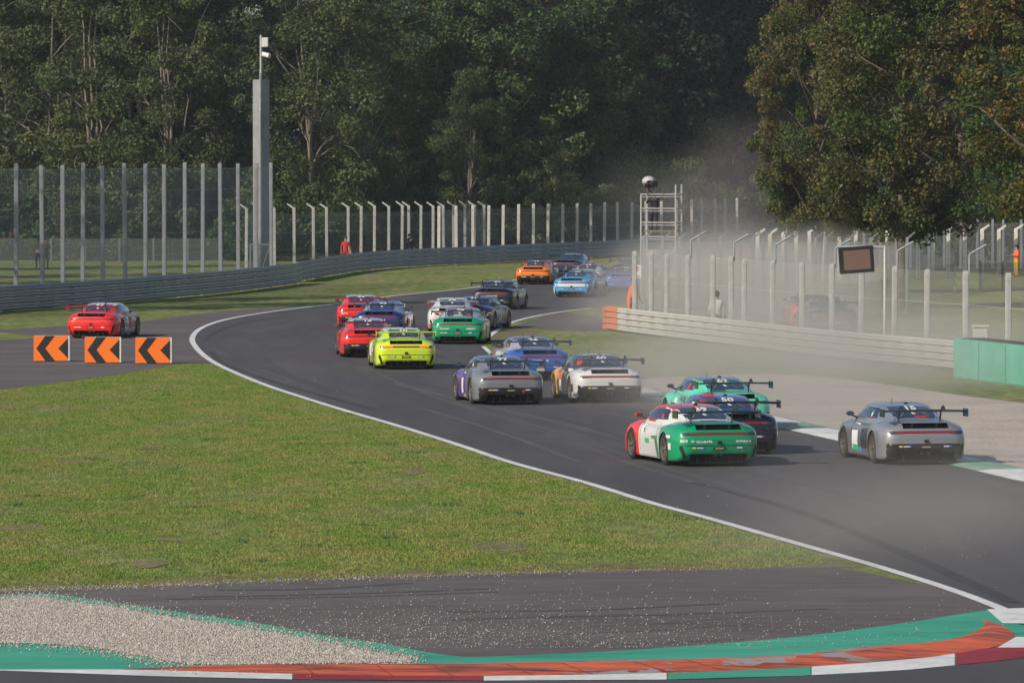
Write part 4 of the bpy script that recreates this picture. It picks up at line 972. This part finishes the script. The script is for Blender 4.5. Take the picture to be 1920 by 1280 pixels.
car((1003, 712), 9, 'blue race car with number 24 and purplish roof, behind the grey car', blu, flank=white, nose=S(150, 25, 45), roof=S(95, 70, 105), pillar=S(160, 165, 180), fender=blu, num='24', brand='PORSCHE', mirrorc=navy,
    decs=[('S', SQ(-1, 1.5, 1.6, .95, 1.1, .1), M_decr), ('S', SQ(-1, 1.72, 1.8, .94, 1.1, .08), M_decr), ('R', RQ(-.12, .12, .30, .38), M_decw)])
car((757, 691), 5.6, 'bright yellow race car with number 10, glowing brake lights and yellow wing', yel, roof=S(215, 225, 215), wingc=yel, num='10', lit=True, mirrorc=blk,
    decs=[('S', SQ(-1, 2.5, 3.0, .35, .75), M_decw), ('S', SQ(-1, 1.6, 2.3, .5, .62), M_decw)])
car((690, 669), 4.9, 'red race car with number 14 and black lower bumper, left of the yellow one', red, roof=S(190, 200, 215), lower=blk, num='14', mirrorc=S(90, 130, 120), wingc=(.08, .03, .03))
car((716, 629), -5, 'blue race car with dark lower rear, between two red cars', S(30, 45, 110), flank=S(140, 150, 170), nose=S(35, 60, 150), roof=S(50, 75, 170), pillar=S(150, 160, 190), fender=S(40, 42, 60), lower=blk, num='74', brand='PORSCHE', mirrorc=blk,
    decs=[('S', SQ(-1, .4, .8, .6, .75), M_decr), ('D', SQ(1, 1.6, 2.4, .4, .6), M_decr), ('T', [(-.46, .70, 3), (.46, .70, 3), (.42, .84, 3), (-.42, .84, 3)], paint(S(40, 70, 190)))])
car((677, 614), 1.5, 'red race car with white roof and red wing, just behind the blue car', red, roof=S(200, 205, 220), lower=blk, num='44', wingc=S(150, 30, 35), mirrorc=blk,
    decs=[('R', RQ(-.75, -.50, .56, .60), M_decw)])
car((862, 644), -3.5, 'green-tailed race car with red roof and white sides in the middle pack', grn, flank=S(190, 200, 200), nose=S(180, 190, 190), roof=S(190, 40, 65), pillar=S(170, 190, 195), fender=S(90, 170, 145), num='28', mirrorc=white, wingc=(.05, .05, .07),
    decs=[('R', RQ(-.62, -.28, .53, .575), M_decw), ('R', RQ(.30, .62, .53, .575), M_decw), ('T', [(.25, .92, 3), (.38, .92, 3), (.38, 1.02, 3), (.25, 1.02, 3)], M_decr), ('T', [(-.2, .88, 3), (.1, .88, 3), (.1, .95, 3), (-.2, .95, 3)], M_decw)])
car((848, 621), 1, 'white race car with red mirrors, mostly hidden behind the green-tailed car', white, roof=S(225, 228, 232), num='69', lit=True, mirrorc=red, wingc=(.35, .36, .38), decs=[('R', RQ(-.9, -.72, .2, .3), M_decr)])
car((884, 617), -13, 'dark blue race car seen past the right side of the green-tailed car', navy, flank=S(45, 55, 90), nose=S(110, 35, 60), roof=S(45, 60, 110), lower=blk, num='31', mirrorc=navy, decs=[('D', SQ(1, 1.7, 2.3, .35, .65), M_decw), ('D', SQ(1, 1.8, 2.2, .40, .60), paint(navy))])
car((930, 580), -10, 'black race car with number 92 in the middle of the track', S(22, 24, 32), flank=S(50, 58, 85), nose=S(60, 70, 100), roof=S(45, 50, 70), num='92', brand='PORSCHE', mirrorc=blk, decs=[('R', RQ(-.5, -.3, .3, .33), M_decy), ('R', RQ(.1, .3, .3, .33), M_decy)])
car((1004, 533), -8, 'orange race car with dark roof on the far left of the leading group', orng, flank=S(150, 150, 155), nose=S(120, 125, 140), roof=S(50, 55, 70), lower=S(40, 32, 25), num='22', wingc=(.05, .05, .06))
car((1067, 518), -12, 'dark blue race car behind the orange one, pale stripe across its roof', S(35, 45, 80), flank=S(110, 150, 200), roof=S(70, 90, 140), num=None, decs=[('T', [(-.4, 1.85, 3), (.4, 1.85, 3), (.4, 1.95, 3), (-.4, 1.95, 3)], M_decw)])
car((1101, 541), -13, 'red-roofed race car hidden behind the light blue one', white, flank=S(150, 160, 175), roof=S(190, 40, 60), num='66')
car((1080, 557), -13, 'light blue and cream race car with number 40', sky_b, flank=S(140, 155, 170), nose=S(120, 150, 170), roof=S(50, 60, 85), pillar=sky_b, num='40', decs=[('R', RQ(-.78, .78, .52, .64), paint(S(225, 225, 205))), ('R', RQ(-.92, -.82, .2, .5), M_decw)])
car((1172, 548), -11, 'mid blue race car partly behind the dusty post, ahead of the orange marshal', S(60, 105, 190), flank=sky_b, roof=S(60, 70, 110), num='33', mirrorc=sky_b)
car((1182, 528), -14, 'dark race car just ahead of the mid blue one in the dust', S(40, 42, 55), roof=S(50, 55, 75))
car((1228, 513), -18, 'dark blue race car under the scaffold tower in the dust', S(35, 45, 85), roof=S(60, 75, 120))
car((1285, 537), -20, 'white and black race car behind the fence posts right of the tower', white, flank=S(120, 130, 140), roof=S(50, 60, 80), lower=blk, num=None)
car((1370, 507), -24, 'orange race car seen far off through the dusty fence', orng, roof=S(60, 70, 110), flank=S(60, 60, 70))
car((1455, 496), -30, 'light blue and white race car far off beside the oak', sky_b, roof=sky_b, flank=white, decs=[('R', RQ(-.78, .78, .5, .62), M_decw)])
car((1397, 436), -62, 'bluish race car at the furthest end of the track under the trees', S(70, 95, 140), roof=S(70, 95, 140))
car((183, 633), -9.6, 'red race car with white roof running wide on the escape road at far left', red, flank=S(200, 170, 175), nose=S(190, 40, 50), roof=S(215, 218, 225), pillar=red, num='52', mirrorc=blk, wingc=S(165, 30, 30), lower=red,
    decs=[('D', SQ(1, 1.5, 2.7, .25, .75), paint(S(150, 150, 160))), ('D', SQ(1, 2.2, 2.6, .3, .7), M_decr)])
car((1524, 612), 2, 'red race car standing behind the guardrail, mostly hidden by a black one', red, roof=S(60, 25, 25), pillar=S(70, 25, 25), group='race cars standing behind the right guardrail')
car((1556, 624), 6, 'black race car standing behind the right guardrail and posts', blk, roof=S(30, 32, 38), group='race cars standing behind the right guardrail', decs=[('R', RQ(-.2, .2, .36, .46), M_decw)])

# ------------------------------------------------------------ people
M_skin = mat('skin', (.42, .25, .18), .6)
def person(p, rz, label, top, legs, hair, pose='stand', cap=None, z=0.0, group=None):
    """one continuous skinned body (legs, trunk, arms, five fingers each) with clothes by zone; hair or cap as child"""
    J = {}; E = []; Rd = {}
    def v(n, co, r, par=None):
        J[n] = Vector(co); Rd[n] = r
        if par: E.append((par, n))
    b = .18 if pose == 'lean' else 0
    v('pel', (0, 0, .95), .135); v('waist', (0, .02 - b * .2, 1.08), .125, 'pel'); v('chest', (0, -b * .6, 1.30), .15, 'waist'); v('neck', (0, -b, 1.48), .06, 'chest'); v('jaw', (0, -b - .02, 1.56), .075, 'neck'); v('head', (0, -b - .01, 1.66), .098, 'jaw')
    v('nose', (0, -b - .115, 1.63), .018, 'head')
    for s, k in ((-1, 'l'), (1, 'r')):
        st = .06 * s if pose != 'walk' else .0; fy = (.22 * s if pose == 'walk' else 0)
        v('hip' + k, (s * .10, 0, .88), .10, 'pel'); v('knee' + k, (s * .12, -fy * .5 - .02, .48), .066, 'hip' + k); v('ank' + k, (s * .12, -fy + .02, .09), .045, 'knee' + k); v('toe' + k, (s * .14, -fy - .14, .04), .038, 'ank' + k)
        v('sho' + k, (s * .19, -b * .9, 1.42), .062, 'chest')
        if pose == 'camera' or (pose == 'point' and s < 0):
            el, wr, hd = (s * .30, -.22 - b, 1.25), (s * .16, -.45 - b, 1.40), (s * .14, -.52 - b, 1.42)
        elif pose == 'arms': el, wr, hd = (s * .30, -.05, 1.18), (s * .10, -.24, 1.22), (s * .02, -.26, 1.24)
        else: el, wr, hd = (s * .27, -.02 - b, 1.13), (s * .28, -.12 - b, .90), (s * .28, -.16 - b, .82)
        v('elb' + k, el, .043, 'sho' + k); v('wri' + k, wr, .028, 'elb' + k); v('palm' + k, hd, .032, 'wri' + k)
        d = (Vector(hd) - Vector(wr)).normalized(); sd_ = d.cross(Vector((0, 1, .2))).normalized()
        for f in range(4):
            o = sd_ * (f - 1.5) * .020; L = (.060, .075, .070, .052)[f]
            v('f%d%s' % (f, k), Vector(hd) + o * 1.2 + d * .035, .010, 'palm' + k); v('g%d%s' % (f, k), Vector(hd) + o * 1.35 + d * (.035 + L) + Vector((0, -.012, -.01)), .008, 'f%d%s' % (f, k))
        v('th' + k, Vector(wr).lerp(Vector(hd), .5) + sd_ * -.045 + d * .02, .011, 'palm' + k)
    names = list(J); me = bpy.data.meshes.new('person'); me.from_pydata([J[n] for n in names], [(names.index(a), names.index(b_)) for a, b_ in E], [])
    o = bpy.data.objects.new('person_tmp', me); C.objects.link(o); o.modifiers.new('s', 'SKIN'); sub = o.modifiers.new('u', 'SUBSURF'); sub.levels = 1; sub.render_levels = 1
    lay = me.skin_vertices[0] if me.skin_vertices else None
    for i, n in enumerate(names): lay.data[i].radius = (Rd[n] * (1.25 if n in ('chest', 'waist', 'pel', 'shol', 'shor') else 1), Rd[n]); lay.data[i].use_root = (n == 'pel')
    bme = baked(o); bpy.data.objects.remove(o)
    bme.materials.clear()
    for m_ in (top, legs, M_skin, mat('dark_shoes', (.03, .03, .03), .7)): bme.materials.append(m_)
    hands = [J['wril'], J['wrir'], J['palml'], J['palmr']]
    for f in bme.polygons:
        c = f.center; f.use_smooth = True
        k = 0 if c.z > .96 else 1
        if c.z < .10: k = 3
        if c.z > 1.49 and abs(c.x) < .16 or min((c - h).length for h in hands) < .075 or any((c - J[n]).length < .03 for n in J if n[0] in 'fg' and n[1].isdigit()): k = 2
        f.material_index = k
    ob = bpy.data.objects.new('person', bme); C.objects.link(ob); ob.location = p + Vector((0, 0, z)); ob.rotation_euler = (0, 0, rz); tag(ob, label, 'person', group)
    bm = bmesh.new(); r = bmesh.ops.create_uvsphere(bm, u_segments=14, v_segments=9, radius=.112, matrix=Matrix.Translation((0, J['head'].y + .018, 1.70)) @ Matrix.Diagonal((.95, 1.05, 1, 1)))
    bmesh.ops.delete(bm, geom=[x for x in bm.verts if x.co.z < 1.66 and x.co.y < J['head'].y + .02], context='VERTS')
    if cap:
        box(bm, -.08, .08, J['head'].y - .21, J['head'].y - .05, 1.715, 1.73)
    obj('cap' if cap else 'hair', bm, cap or hair, ob, smooth=80)
    bm = bmesh.new()
    for s in (-1, 1): bmesh.ops.create_uvsphere(bm, u_segments=6, v_segments=4, radius=.014, matrix=Matrix.Translation((s * .035, J['head'].y - .088, 1.665)))
    obj('eyes', bm, mat('eye_dark', (.03, .02, .02), .3), ob)
    return ob
M_or = mat('orange_overall', (.85, .16, .04), .7); M_rd = mat('red_cloth', (.55, .04, .04), .8); M_dk = mat('dark_cloth', (.03, .035, .05), .8); M_dn = mat('denim', (.08, .11, .18), .8); M_wc = mat('white_cloth', (.6, .6, .6), .8); M_hair = mat('dark_hair', (.03, .02, .015), .7)
M_tan = mat('tan_cloth', (.35, .24, .18), .8)
pt = TW + Vector((-.32, .05, 0))
person(pt, R(-25), 'camera operator in dark clothes and pale cap standing inside the scaffold tower top', M_dk, M_dk, M_hair, pose='camera', cap=mat('pale_cap', (.5, .5, .5), .7), z=3.19)
person(P(1182, 604), R(60), 'marshal in orange overalls leaning beside the post at the end of the pale guardrail', M_or, M_or, M_hair, pose='lean')
person(P(648, 499), R(10), 'small figure in red standing behind the middle guardrail', M_rd, M_rd, M_hair)
person(P(1906, 520), R(-70), 'marshal in orange behind the posts at the upper right edge', M_or, mat('yellow_trousers', (.6, .40, .04), .8), M_hair, pose='arms')
person(P(768, 492), R(30), 'dark-clothed person pointing, behind the bent concrete posts', M_dk, M_dn, M_hair, pose='point')
person(P(1344, 640), R(170), 'person in a white shirt standing in the dust behind the pale guardrail', M_wc, M_dn, M_hair)
g = 'spectators behind the low fence on the left'
person(P(6, 488), 0, 'spectator in a pale top at the left edge behind the low fence', M_tan, M_dn, M_hair, pose='arms', group=g, cap=M_wc)
person(P(20, 488), R(20), 'spectator with a red cap second from the left edge', M_dn, M_dk, M_hair, group=g, cap=M_rd)
person(P(72, 503), R(-15), 'spectator in white on the grass near the second tall post', M_tan, M_dn, M_hair, group=g)
person(P(86, 504), R(40), 'spectator in tan clothes right of the second tall post', M_tan, M_tan, M_hair, pose='arms', group=g)

# ------------------------------------------------------------ trees
def tube(V, Fs, a, b, ra, rb, n=5):
    d = b - a; L = np.linalg.norm(d); d = d / max(L, 1e-6); u = np.cross(d, [0.3, .9, .1]); u /= np.linalg.norm(u); v = np.cross(d, u); base = sum(len(x) for x in V)
    t = np.arange(n) * 2 * np.pi / n; ring = np.cos(t)[:, None] * u + np.sin(t)[:, None] * v
    V.append(np.concatenate([a + ring * ra, b + ring * rb])); k = np.arange(n); Fs.append(np.stack([k, (k + 1) % n, (k + 1) % n + n, k + n], 1) + base)
def limb(V, Fs, a, b, ra, rb, r, seg=4, sag=.12):
    L = np.linalg.norm(b - a); p = a; 
    off = r.normal(0, sag * L, 3); off[2] = abs(off[2]) * .6
    for i in range(1, seg + 1):
        t = i / seg; q = a + (b - a) * t + off * math.sin(math.pi * t) + r.normal(0, .02 * L, 3) * (t < 1)
        tube(V, Fs, p, q, ra + (rb - ra) * (i - 1) / seg, ra + (rb - ra) * t); p = q
    return p
def leaves(centers, radii, per, size, r, up=.5):
    n = len(centers) * per; c = np.repeat(centers, per, 0); rad = np.repeat(radii, per)[:, None]
    g = r.normal(0, 1, (n, 3)); g /= np.linalg.norm(g, axis=1)[:, None]; q = c + g * rad * (r.uniform(.15, 1, (n, 1)) ** .45) * np.array([1, 1, .72])
    nr = g * .8 + r.normal(0, .75, (n, 3)) + np.array([0, 0, up]); nr /= np.linalg.norm(nr, axis=1)[:, None]
    u = np.cross(nr, r.normal(0, 1, (n, 3))); u /= np.linalg.norm(u, axis=1)[:, None]; v = np.cross(nr, u); s = (size * r.uniform(.6, 1.25, n))[:, None]
    V = np.stack([q - u * s, q - v * s * .55, q + u * s, q + v * s * .55], 1)
    return V.reshape(-1, 3)
def tree_kind(seed, h, rad, zlow, nclump, per, size, crad, shape='oval', nlimb=14, tr=.22, lean=0.0, forks=1):
    "returns (trunk mesh, crown mesh): tapered trunk, limbs reaching the leaf clumps, leaves in clumps through the crown"
    r = np.random.default_rng(seed); V = []; Fs = []
    cs = []
    while len(cs) < nclump:
        z = r.uniform(0, 1); a = r.uniform(0, 2 * np.pi)
        if shape == 'oval': w_ = math.sqrt(max(0, 1 - (2 * z - .85) ** 2 / 1.35))
        elif shape == 'tall': w_ = .55 + .45 * math.sin(math.pi * min(1, z * 1.1)) if z < .9 else .4
        else: w_ = 1 - .75 * z
        rr = rad * w_ * (r.uniform(.1, 1) ** .5) * (1 + .18 * math.sin(3 * a + seed) + .12 * math.sin(7 * z + 2 * a))
        cs.append((rr * math.cos(a), rr * math.sin(a), zlow + z * (h - zlow)))
    cs = np.array(cs); crs = r.uniform(.6, 1.25, nclump) * crad
    tops = []
    for k in range(forks):
        x0 = np.array([r.normal(0, .15) * (forks > 1), r.normal(0, .15) * (forks > 1), 0.0]); ang = r.uniform(0, 6.28)
        t1 = np.array([math.cos(ang), math.sin(ang), 0]) * rad * (.25 if forks > 1 else .05) + np.array([lean, 0, h * r.uniform(.8, .92)])
        m1 = x0 + (t1 - x0) * .5 + r.normal(0, .3, 3) * np.array([1, 1, 0]); pts = [x0, x0 + (m1 - x0) * .5 + r.normal(0, .12, 3) * np.array([1, 1, 0]), m1, (m1 + t1) / 2 + r.normal(0, .25, 3), t1]; rs = [tr * 1.25, tr, tr * .75, tr * .45, tr * .12]
        for i in range(4): tube(V, Fs, pts[i], pts[i + 1], rs[i], rs[i + 1], 8)
        tops.append((pts, rs))
    order = r.permutation(nclump)[:nlimb]
    for i in order:
        c = cs[i]; pts, rs = tops[r.integers(0, forks)]; zt = max(zlow * .95, c[2] - np.linalg.norm(c[:2]) * r.uniform(.5, 1.1)); zs = [p[2] for p in pts]
        st = np.array([np.interp(zt, zs, [p[0] for p in pts]), np.interp(zt, zs, [p[1] for p in pts]), min(zt, zs[-1])]); r0 = np.interp(zt, zs, rs) * .55 + .01
        e = limb(V, Fs, st, c, r0, .02, r)
        for _ in range(3):
            j = r.normal(0, crad, 3); m_ = st + (c - st) * r.uniform(.5, .9); limb(V, Fs, m_, c + j, .03, .01, r, 2)
    tm = mesh_np('trunk', np.concatenate(V), np.concatenate(Fs), True)
    L = leaves(cs, crs, per, size, r); cm = mesh_np('crown', L, np.arange(len(L)).reshape(-1, 4)); return tm, cm
M_bark = mat('bark_brown', (.13, .10, .075), .95, var=.35, vs=3, bump=.5, bs=12); M_barkp = mat('bark_pale', (.18, .16, .13), .95, var=.3, vs=2, bump=.5, bs=12)
LM = {
 'olive': island_mat('leaves_olive', [(0, (0.0574, 0.0848, 0.0336)), (0.5, (0.0878, 0.1193, 0.0486)), (0.9, (0.1217, 0.1502, 0.0672)), (1, (0.1757, 0.1695, 0.0822))], rough=.55, trans=.25, big=(.16, (.7, .75, .7), (1.25, 1.15, 1.0))),
 'green': island_mat('leaves_green', [(0, (0.0355, 0.0764, 0.0316)), (0.5, (0.0672, 0.1236, 0.0474)), (0.9, (0.1107, 0.1673, 0.0632)), (1, (0.1739, 0.1891, 0.0711))], rough=.55, trans=.25, big=(.16, (.65, .8, .75), (1.3, 1.15, .9))),
 'dark': island_mat('leaves_shade_dark', [(0, (0.0106, 0.0206, 0.0139)), (0.6, (0.0196, 0.0349, 0.0199)), (1, (0.0453, 0.0556, 0.0298))], rough=.55, trans=.2, big=(.16, (.7, .8, .8), (1.2, 1.1, .9))),  # deep shade of the wood is put into this leaf colour
 'oak': island_mat('leaves_oak', [(0, (0.0538, 0.0672, 0.0269)), (0.5, (0.0918, 0.103, 0.0403)), (0.88, (0.1512, 0.1456, 0.056)), (0.97, (0.2016, 0.1344, 0.0504)), (1, (0.2688, 0.1232, 0.0392))], rough=.5, trans=.22, big=(.30, (.62, .95, .5), (1.15, .98, 1.0))),
 'autumn': island_mat('leaves_autumn', [(0, (.05, .065, .022)), (.5, (.095, .105, .032)), (.85, (.14, .12, .035)), (1, (.22, .11, .03))], rough=.5, trans=.25, big=(.35, (.6, .95, .6), (1.25, .95, .9))),
 'light': island_mat('leaves_light', [(0, (0.09, 0.12, 0.045)), (0.5, (0.165, 0.195, 0.075)), (1, (0.33, 0.315, 0.15))], rough=.45, trans=.25)}
KIND = {}
def kind(k, bark, leafs, *a, **kw):
    tm, cm = tree_kind(*a, **kw); tm.materials.append(bark); cm.materials.append(LM[leafs]); KIND[k] = (tm, cm)
kind('o1', M_barkp, 'olive', 11, 22, 4.6, 1.6, 150, 250, .125, 1.1, 'tall', nlimb=30, tr=.13, forks=2)
kind('o2', M_barkp, 'olive', 12, 20, 4.2, 1.2, 140, 250, .125, 1.05, 'tall', nlimb=30, tr=.12, forks=3)
kind('g1', M_bark, 'green', 13, 21, 5.6, 1.5, 170, 230, .155, 1.3, 'oval', nlimb=16, tr=.3)
kind('g2', M_bark, 'green', 14, 18, 5.0, 1.0, 140, 230, .155, 1.2, 'oval', nlimb=16, tr=.26)
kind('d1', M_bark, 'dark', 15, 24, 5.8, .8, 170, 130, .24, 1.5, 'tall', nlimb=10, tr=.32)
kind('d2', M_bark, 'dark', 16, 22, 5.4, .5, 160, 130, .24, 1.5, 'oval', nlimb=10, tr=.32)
kind('p1', M_barkp, 'light', 17, 7.2, 1.9, .6, 60, 110, .10, .55, 'cone', nlimb=22, tr=.09, forks=3)
kind('oak', M_bark, 'oak', 18, 17, 5.0, 3.3, 300, 330, .098, .80, 'tall', nlimb=46, tr=.20)
kind('aut', M_bark, 'autumn', 19, 17, 4.0, 4.3, 200, 260, .105, .80, 'tall', nlimb=30, tr=.18)
kind('b1', M_bark, 'green', 20, 4.0, 2.6, .1, 60, 120, .13, .75, 'oval', nlimb=10, tr=.08, forks=3)
kind('b2', M_bark, 'olive', 21, 5.5, 2.4, .2, 60, 120, .13, .75, 'oval', nlimb=16, tr=.08, forks=3)
TN = {'o1': 'olive_tree_slender', 'o2': 'slender_tree'}
def tree(k, pos, rz, s, label, cat='tree', group=None, sz=1.0, name='tree'):
    root = tag(empty(name, pos, rz), label, cat, group); root.scale = (s, s, s * sz)
    for nm, me in (('trunk', KIND[k][0]), ('crown', KIND[k][1])):
        o = bpy.data.objects.new(nm if cat != 'bush' else ('stems' if nm == 'trunk' else 'foliage'), me); C.objects.link(o); o.parent = root
    return root
rt = random.Random(5)
A2 = lambda: rt.uniform(0, 6.28)
gl = 'slender olive trees behind the tall catch fence'
for (x, D, k, s, lab) in ((20, 374, 'o2', 1.18, 'slender olive-leaved tree with forked pale trunk at the far left edge'),
        (95, 370, 'o1', 1.12, 'olive tree above the second and third tall fence posts'),
        (175, 360, 'o2', 1.12, 'olive tree standing between the fourth and fifth tall fence posts'),
        (238, 366, 'o1', 1.14, 'olive tree with a leaning pale limb above the sixth tall post'),
        (318, 354, 'o2', 1.06, 'olive tree with an arching bare branch, left of the mast'),
        (405, 370, 'o1', 1.10, 'olive tree just left of the grey mast'),
        (-70, 388, 'o1', 1.12, 'olive tree just beyond the left edge')):
    tree(k, PD(x, D), A2(), s, lab, group=gl, name='slender_tree')
for (x, D) in ((-330, 232), (-205, 300), (-290, 284), (-160, 322), (-520, 240)):
    tree('o1' if x < -500 else 'o2', PD(x, D), A2(), .9, 'olive tree out of frame to the left throwing shade on the fence', group='trees beyond the left edge', name='slender_tree')
tree('o1', PD(592, 352), 2.2, 1.0, 'olive tree with visible pale branching trunk right of the mast', name='slender_tree')
tree('o2', PD(665, 362), 4.2, 1.0, 'olive tree right of the branching one, brownish foliage', name='slender_tree')
for (x, D, k, s, lab) in ((745, 386, 'g2', .95, 'dense green tree left of centre above the bent posts'), (838, 392, 'g1', 1.0, 'broad green tree in the centre, brightest crown'),
        (935, 390, 'g2', 1.05, 'dense green tree right of the broad central one'), (1030, 400, 'g1', 1.02, 'tall green tree behind the small light poplar'), (1118, 398, 'g2', 1.05, 'green tree at the edge of the dark recess of the wood'),
        (880, 374, 'o2', .62, 'thin half-bare tree in front of the green trees'), ):
    tree(k, PD(x, D), A2(), s, lab, group='green trees in the middle of the wood')
tree('p1', PD(1050, 371), .4, 1.0, 'small light-leaved poplar just behind the straight post fence', name='poplar')
tree('p1', PD(1000, 370), 1.4, .62, 'small light shrub left of the young poplar', cat='bush', name='shrub')
tree('p1', PD(1095, 374), 2.4, .62, 'small light shrub right of the young poplar', cat='bush', name='shrub')
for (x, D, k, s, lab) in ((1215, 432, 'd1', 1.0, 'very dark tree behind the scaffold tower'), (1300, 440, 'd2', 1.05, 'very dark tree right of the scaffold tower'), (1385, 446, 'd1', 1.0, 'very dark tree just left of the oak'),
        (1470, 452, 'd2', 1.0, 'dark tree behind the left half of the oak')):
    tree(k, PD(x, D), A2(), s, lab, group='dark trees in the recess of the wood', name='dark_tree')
tree('oak', PD(1530, 267), 1.0, .68, 'oak with a bare grey trunk showing left of the hanging screen', name='oak_tree', sz=1.38)
tree('oak', PD(1690, 241), 3.0, .92, 'biggest oak with yellowing leaves hanging over the right fence', name='oak_tree', sz=1.06)
tree('g2', PD(1800, 335), 4.4, 1.1, 'green tree filling the gap between the biggest oak and the autumn tree', name='tree')
tree('aut', PD(1975, 226), 2.0, 1.0, 'rusty orange autumn tree at the right edge', name='autumn_tree')
tree('aut', PD(2110, 240), 3.0, 1.05, 'autumn tree just past the right edge', name='autumn_tree')
# backdrop rows: dark trees standing one behind the other
n = 0
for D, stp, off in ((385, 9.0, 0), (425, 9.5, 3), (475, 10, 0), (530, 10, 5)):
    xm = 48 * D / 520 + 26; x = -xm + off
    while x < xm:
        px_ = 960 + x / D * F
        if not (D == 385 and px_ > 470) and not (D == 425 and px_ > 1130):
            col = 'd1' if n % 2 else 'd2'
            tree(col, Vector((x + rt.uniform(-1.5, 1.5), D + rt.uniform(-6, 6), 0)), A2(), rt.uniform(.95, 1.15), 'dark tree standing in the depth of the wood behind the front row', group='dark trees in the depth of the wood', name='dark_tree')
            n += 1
        x += stp
# undergrowth along the foot of the wood
nb = 0
for (x, D) in [(x, 352 + (x % 7)) for x in range(-160, 520, 50)] + [(x, 380 + (x % 5)) for x in range(540, 1180, 46)] + [(x, 418 + (x % 6)) for x in range(1190, 1980, 48)]:
    tree('b2' if (nb % 3 == 0) else 'b1', PD(x, D), A2(), rt.uniform(.8, 1.15), 'low dark bush at the foot of the wood ' + ('behind the tall left fence' if x < 520 else 'behind the middle concrete posts' if x < 1185 else 'behind the tower and the oaks'), cat='bush', group='undergrowth bushes at the foot of the wood', name='bush'); nb += 1

# ------------------------------------------------------------ dust raised by the cars
def dust(name, label, c, rx, ry, rz, dens, seed, rot=0, ns=.12, top=1.0):
    bm = bmesh.new(); bmesh.ops.create_cube(bm, size=2); m = bpy.data.materials.new(name); m.use_nodes = True; n = m.node_tree
    n.nodes.remove(n.nodes["Principled BSDF"]); pv = n.nodes.new("ShaderNodeVolumePrincipled"); pv.inputs['Color'].default_value = (.90, .86, .80, 1); pv.inputs['Anisotropy'].default_value = .0
    tc = n.nodes.new("ShaderNodeTexCoord"); ln = n.nodes.new("ShaderNodeVectorMath"); ln.operation = 'LENGTH'; n.links.new(tc.outputs['Object'], ln.inputs[0])
    fall = n.nodes.new("ShaderNodeMapRange"); fall.interpolation_type = 'SMOOTHSTEP'; fall.inputs[1].default_value = 1.0; fall.inputs[2].default_value = .0
    # ragged edge: the distance is disturbed by a second, coarser noise
    m0 = n.nodes.new("ShaderNodeMapping"); m0.inputs['Scale'].default_value = (rx * .16, ry * .06, rz * .30); m0.inputs['Location'].default_value = (seed * 3, 0, seed); n.links.new(tc.outputs['Object'], m0.inputs[0])
    t0 = n.nodes.new("ShaderNodeTexNoise"); t0.inputs['Scale'].default_value = 1; t0.inputs['Detail'].default_value = 2; n.links.new(m0.outputs[0], t0.inputs[0])
    a0 = n.nodes.new("ShaderNodeMath"); a0.operation = 'MULTIPLY_ADD'; a0.inputs[1].default_value = 1.1; n.links.new(t0.outputs[0], a0.inputs[0]); a0.inputs[2].default_value = -.45
    a1 = n.nodes.new("ShaderNodeMath"); a1.operation = 'ADD'; n.links.new(a0.outputs[0], a1.inputs[0]); n.links.new(ln.outputs['Value'], a1.inputs[1]); n.links.new(a1.outputs[0], fall.inputs[0])
    mp = n.nodes.new("ShaderNodeMapping"); mp.inputs['Scale'].default_value = (rx * ns, ry * ns, rz * ns); mp.inputs['Location'].default_value = (seed, seed * 2, 0); n.links.new(tc.outputs['Object'], mp.inputs[0])
    t = n.nodes.new("ShaderNodeTexNoise"); t.inputs['Scale'].default_value = 1; t.inputs['Detail'].default_value = 3; n.links.new(mp.outputs[0], t.inputs[0])
    nr = n.nodes.new("ShaderNodeMapRange"); nr.inputs[1].default_value = .34; nr.inputs[2].default_value = .64; nr.inputs[3].default_value = .25; nr.inputs[4].default_value = 1.5; n.links.new(t.outputs[0], nr.inputs[0])
    mu = n.nodes.new("ShaderNodeMath"); mu.operation = 'MULTIPLY'; n.links.new(fall.outputs[0], mu.inputs[0]); n.links.new(nr.outputs[0], mu.inputs[1])
    m2 = n.nodes.new("ShaderNodeMath"); m2.operation = 'MULTIPLY'; n.links.new(mu.outputs[0], m2.inputs[0]); m2.inputs[1].default_value = dens
    n.links.new(m2.outputs[0], pv.inputs['Density']); n.links.new(pv.outputs[0], n.nodes['Material Output'].inputs['Volume'])
    o = obj(name, bm, m); o.location = c; o.scale = (rx, ry, rz); o.rotation_euler.z = rot
    return tag(o, label, 'dust', kind='stuff')
dust('dust_cloud', 'pale dust cloud hanging low around the tower and fence posts', PD(1385, 232, .6), 8.2, 46, 4.4, .100, 3.1, R(-8))
dust('dust_cloud', 'thin dust drifting over the gravel trap and the right side of the track', PD(1560, 166, .2), 10.5, 50, 3.0, .10, 8.7, R(-6))
dust('dust_cloud', 'very faint dust over the near track at the lower right', PD(1760, 92, .2), 6, 20, 2.4, .034, 2.2, R(-8))
dust('dust_cloud', 'faint dust rising in front of the dark trees right of the tower', PD(1345, 300, 3.5), 9, 30, 7.0, .013, 5.2)

# thin autumn air between here and the wood
bm = bmesh.new(); box(bm, -700, 700, -60, 620, -1, 33); M_hz = bpy.data.materials.new('haze'); M_hz.use_nodes = True; n = M_hz.node_tree
n.nodes.remove(n.nodes["Principled BSDF"]); pv = n.nodes.new("ShaderNodeVolumePrincipled"); pv.inputs['Color'].default_value = (.82, .88, 1, 1); pv.inputs['Density'].default_value = .00011
n.links.new(pv.outputs[0], n.nodes['Material Output'].inputs['Volume']); tag(obj('haze', bm, M_hz), 'thin haze in the air over the whole circuit', 'haze', kind='stuff')
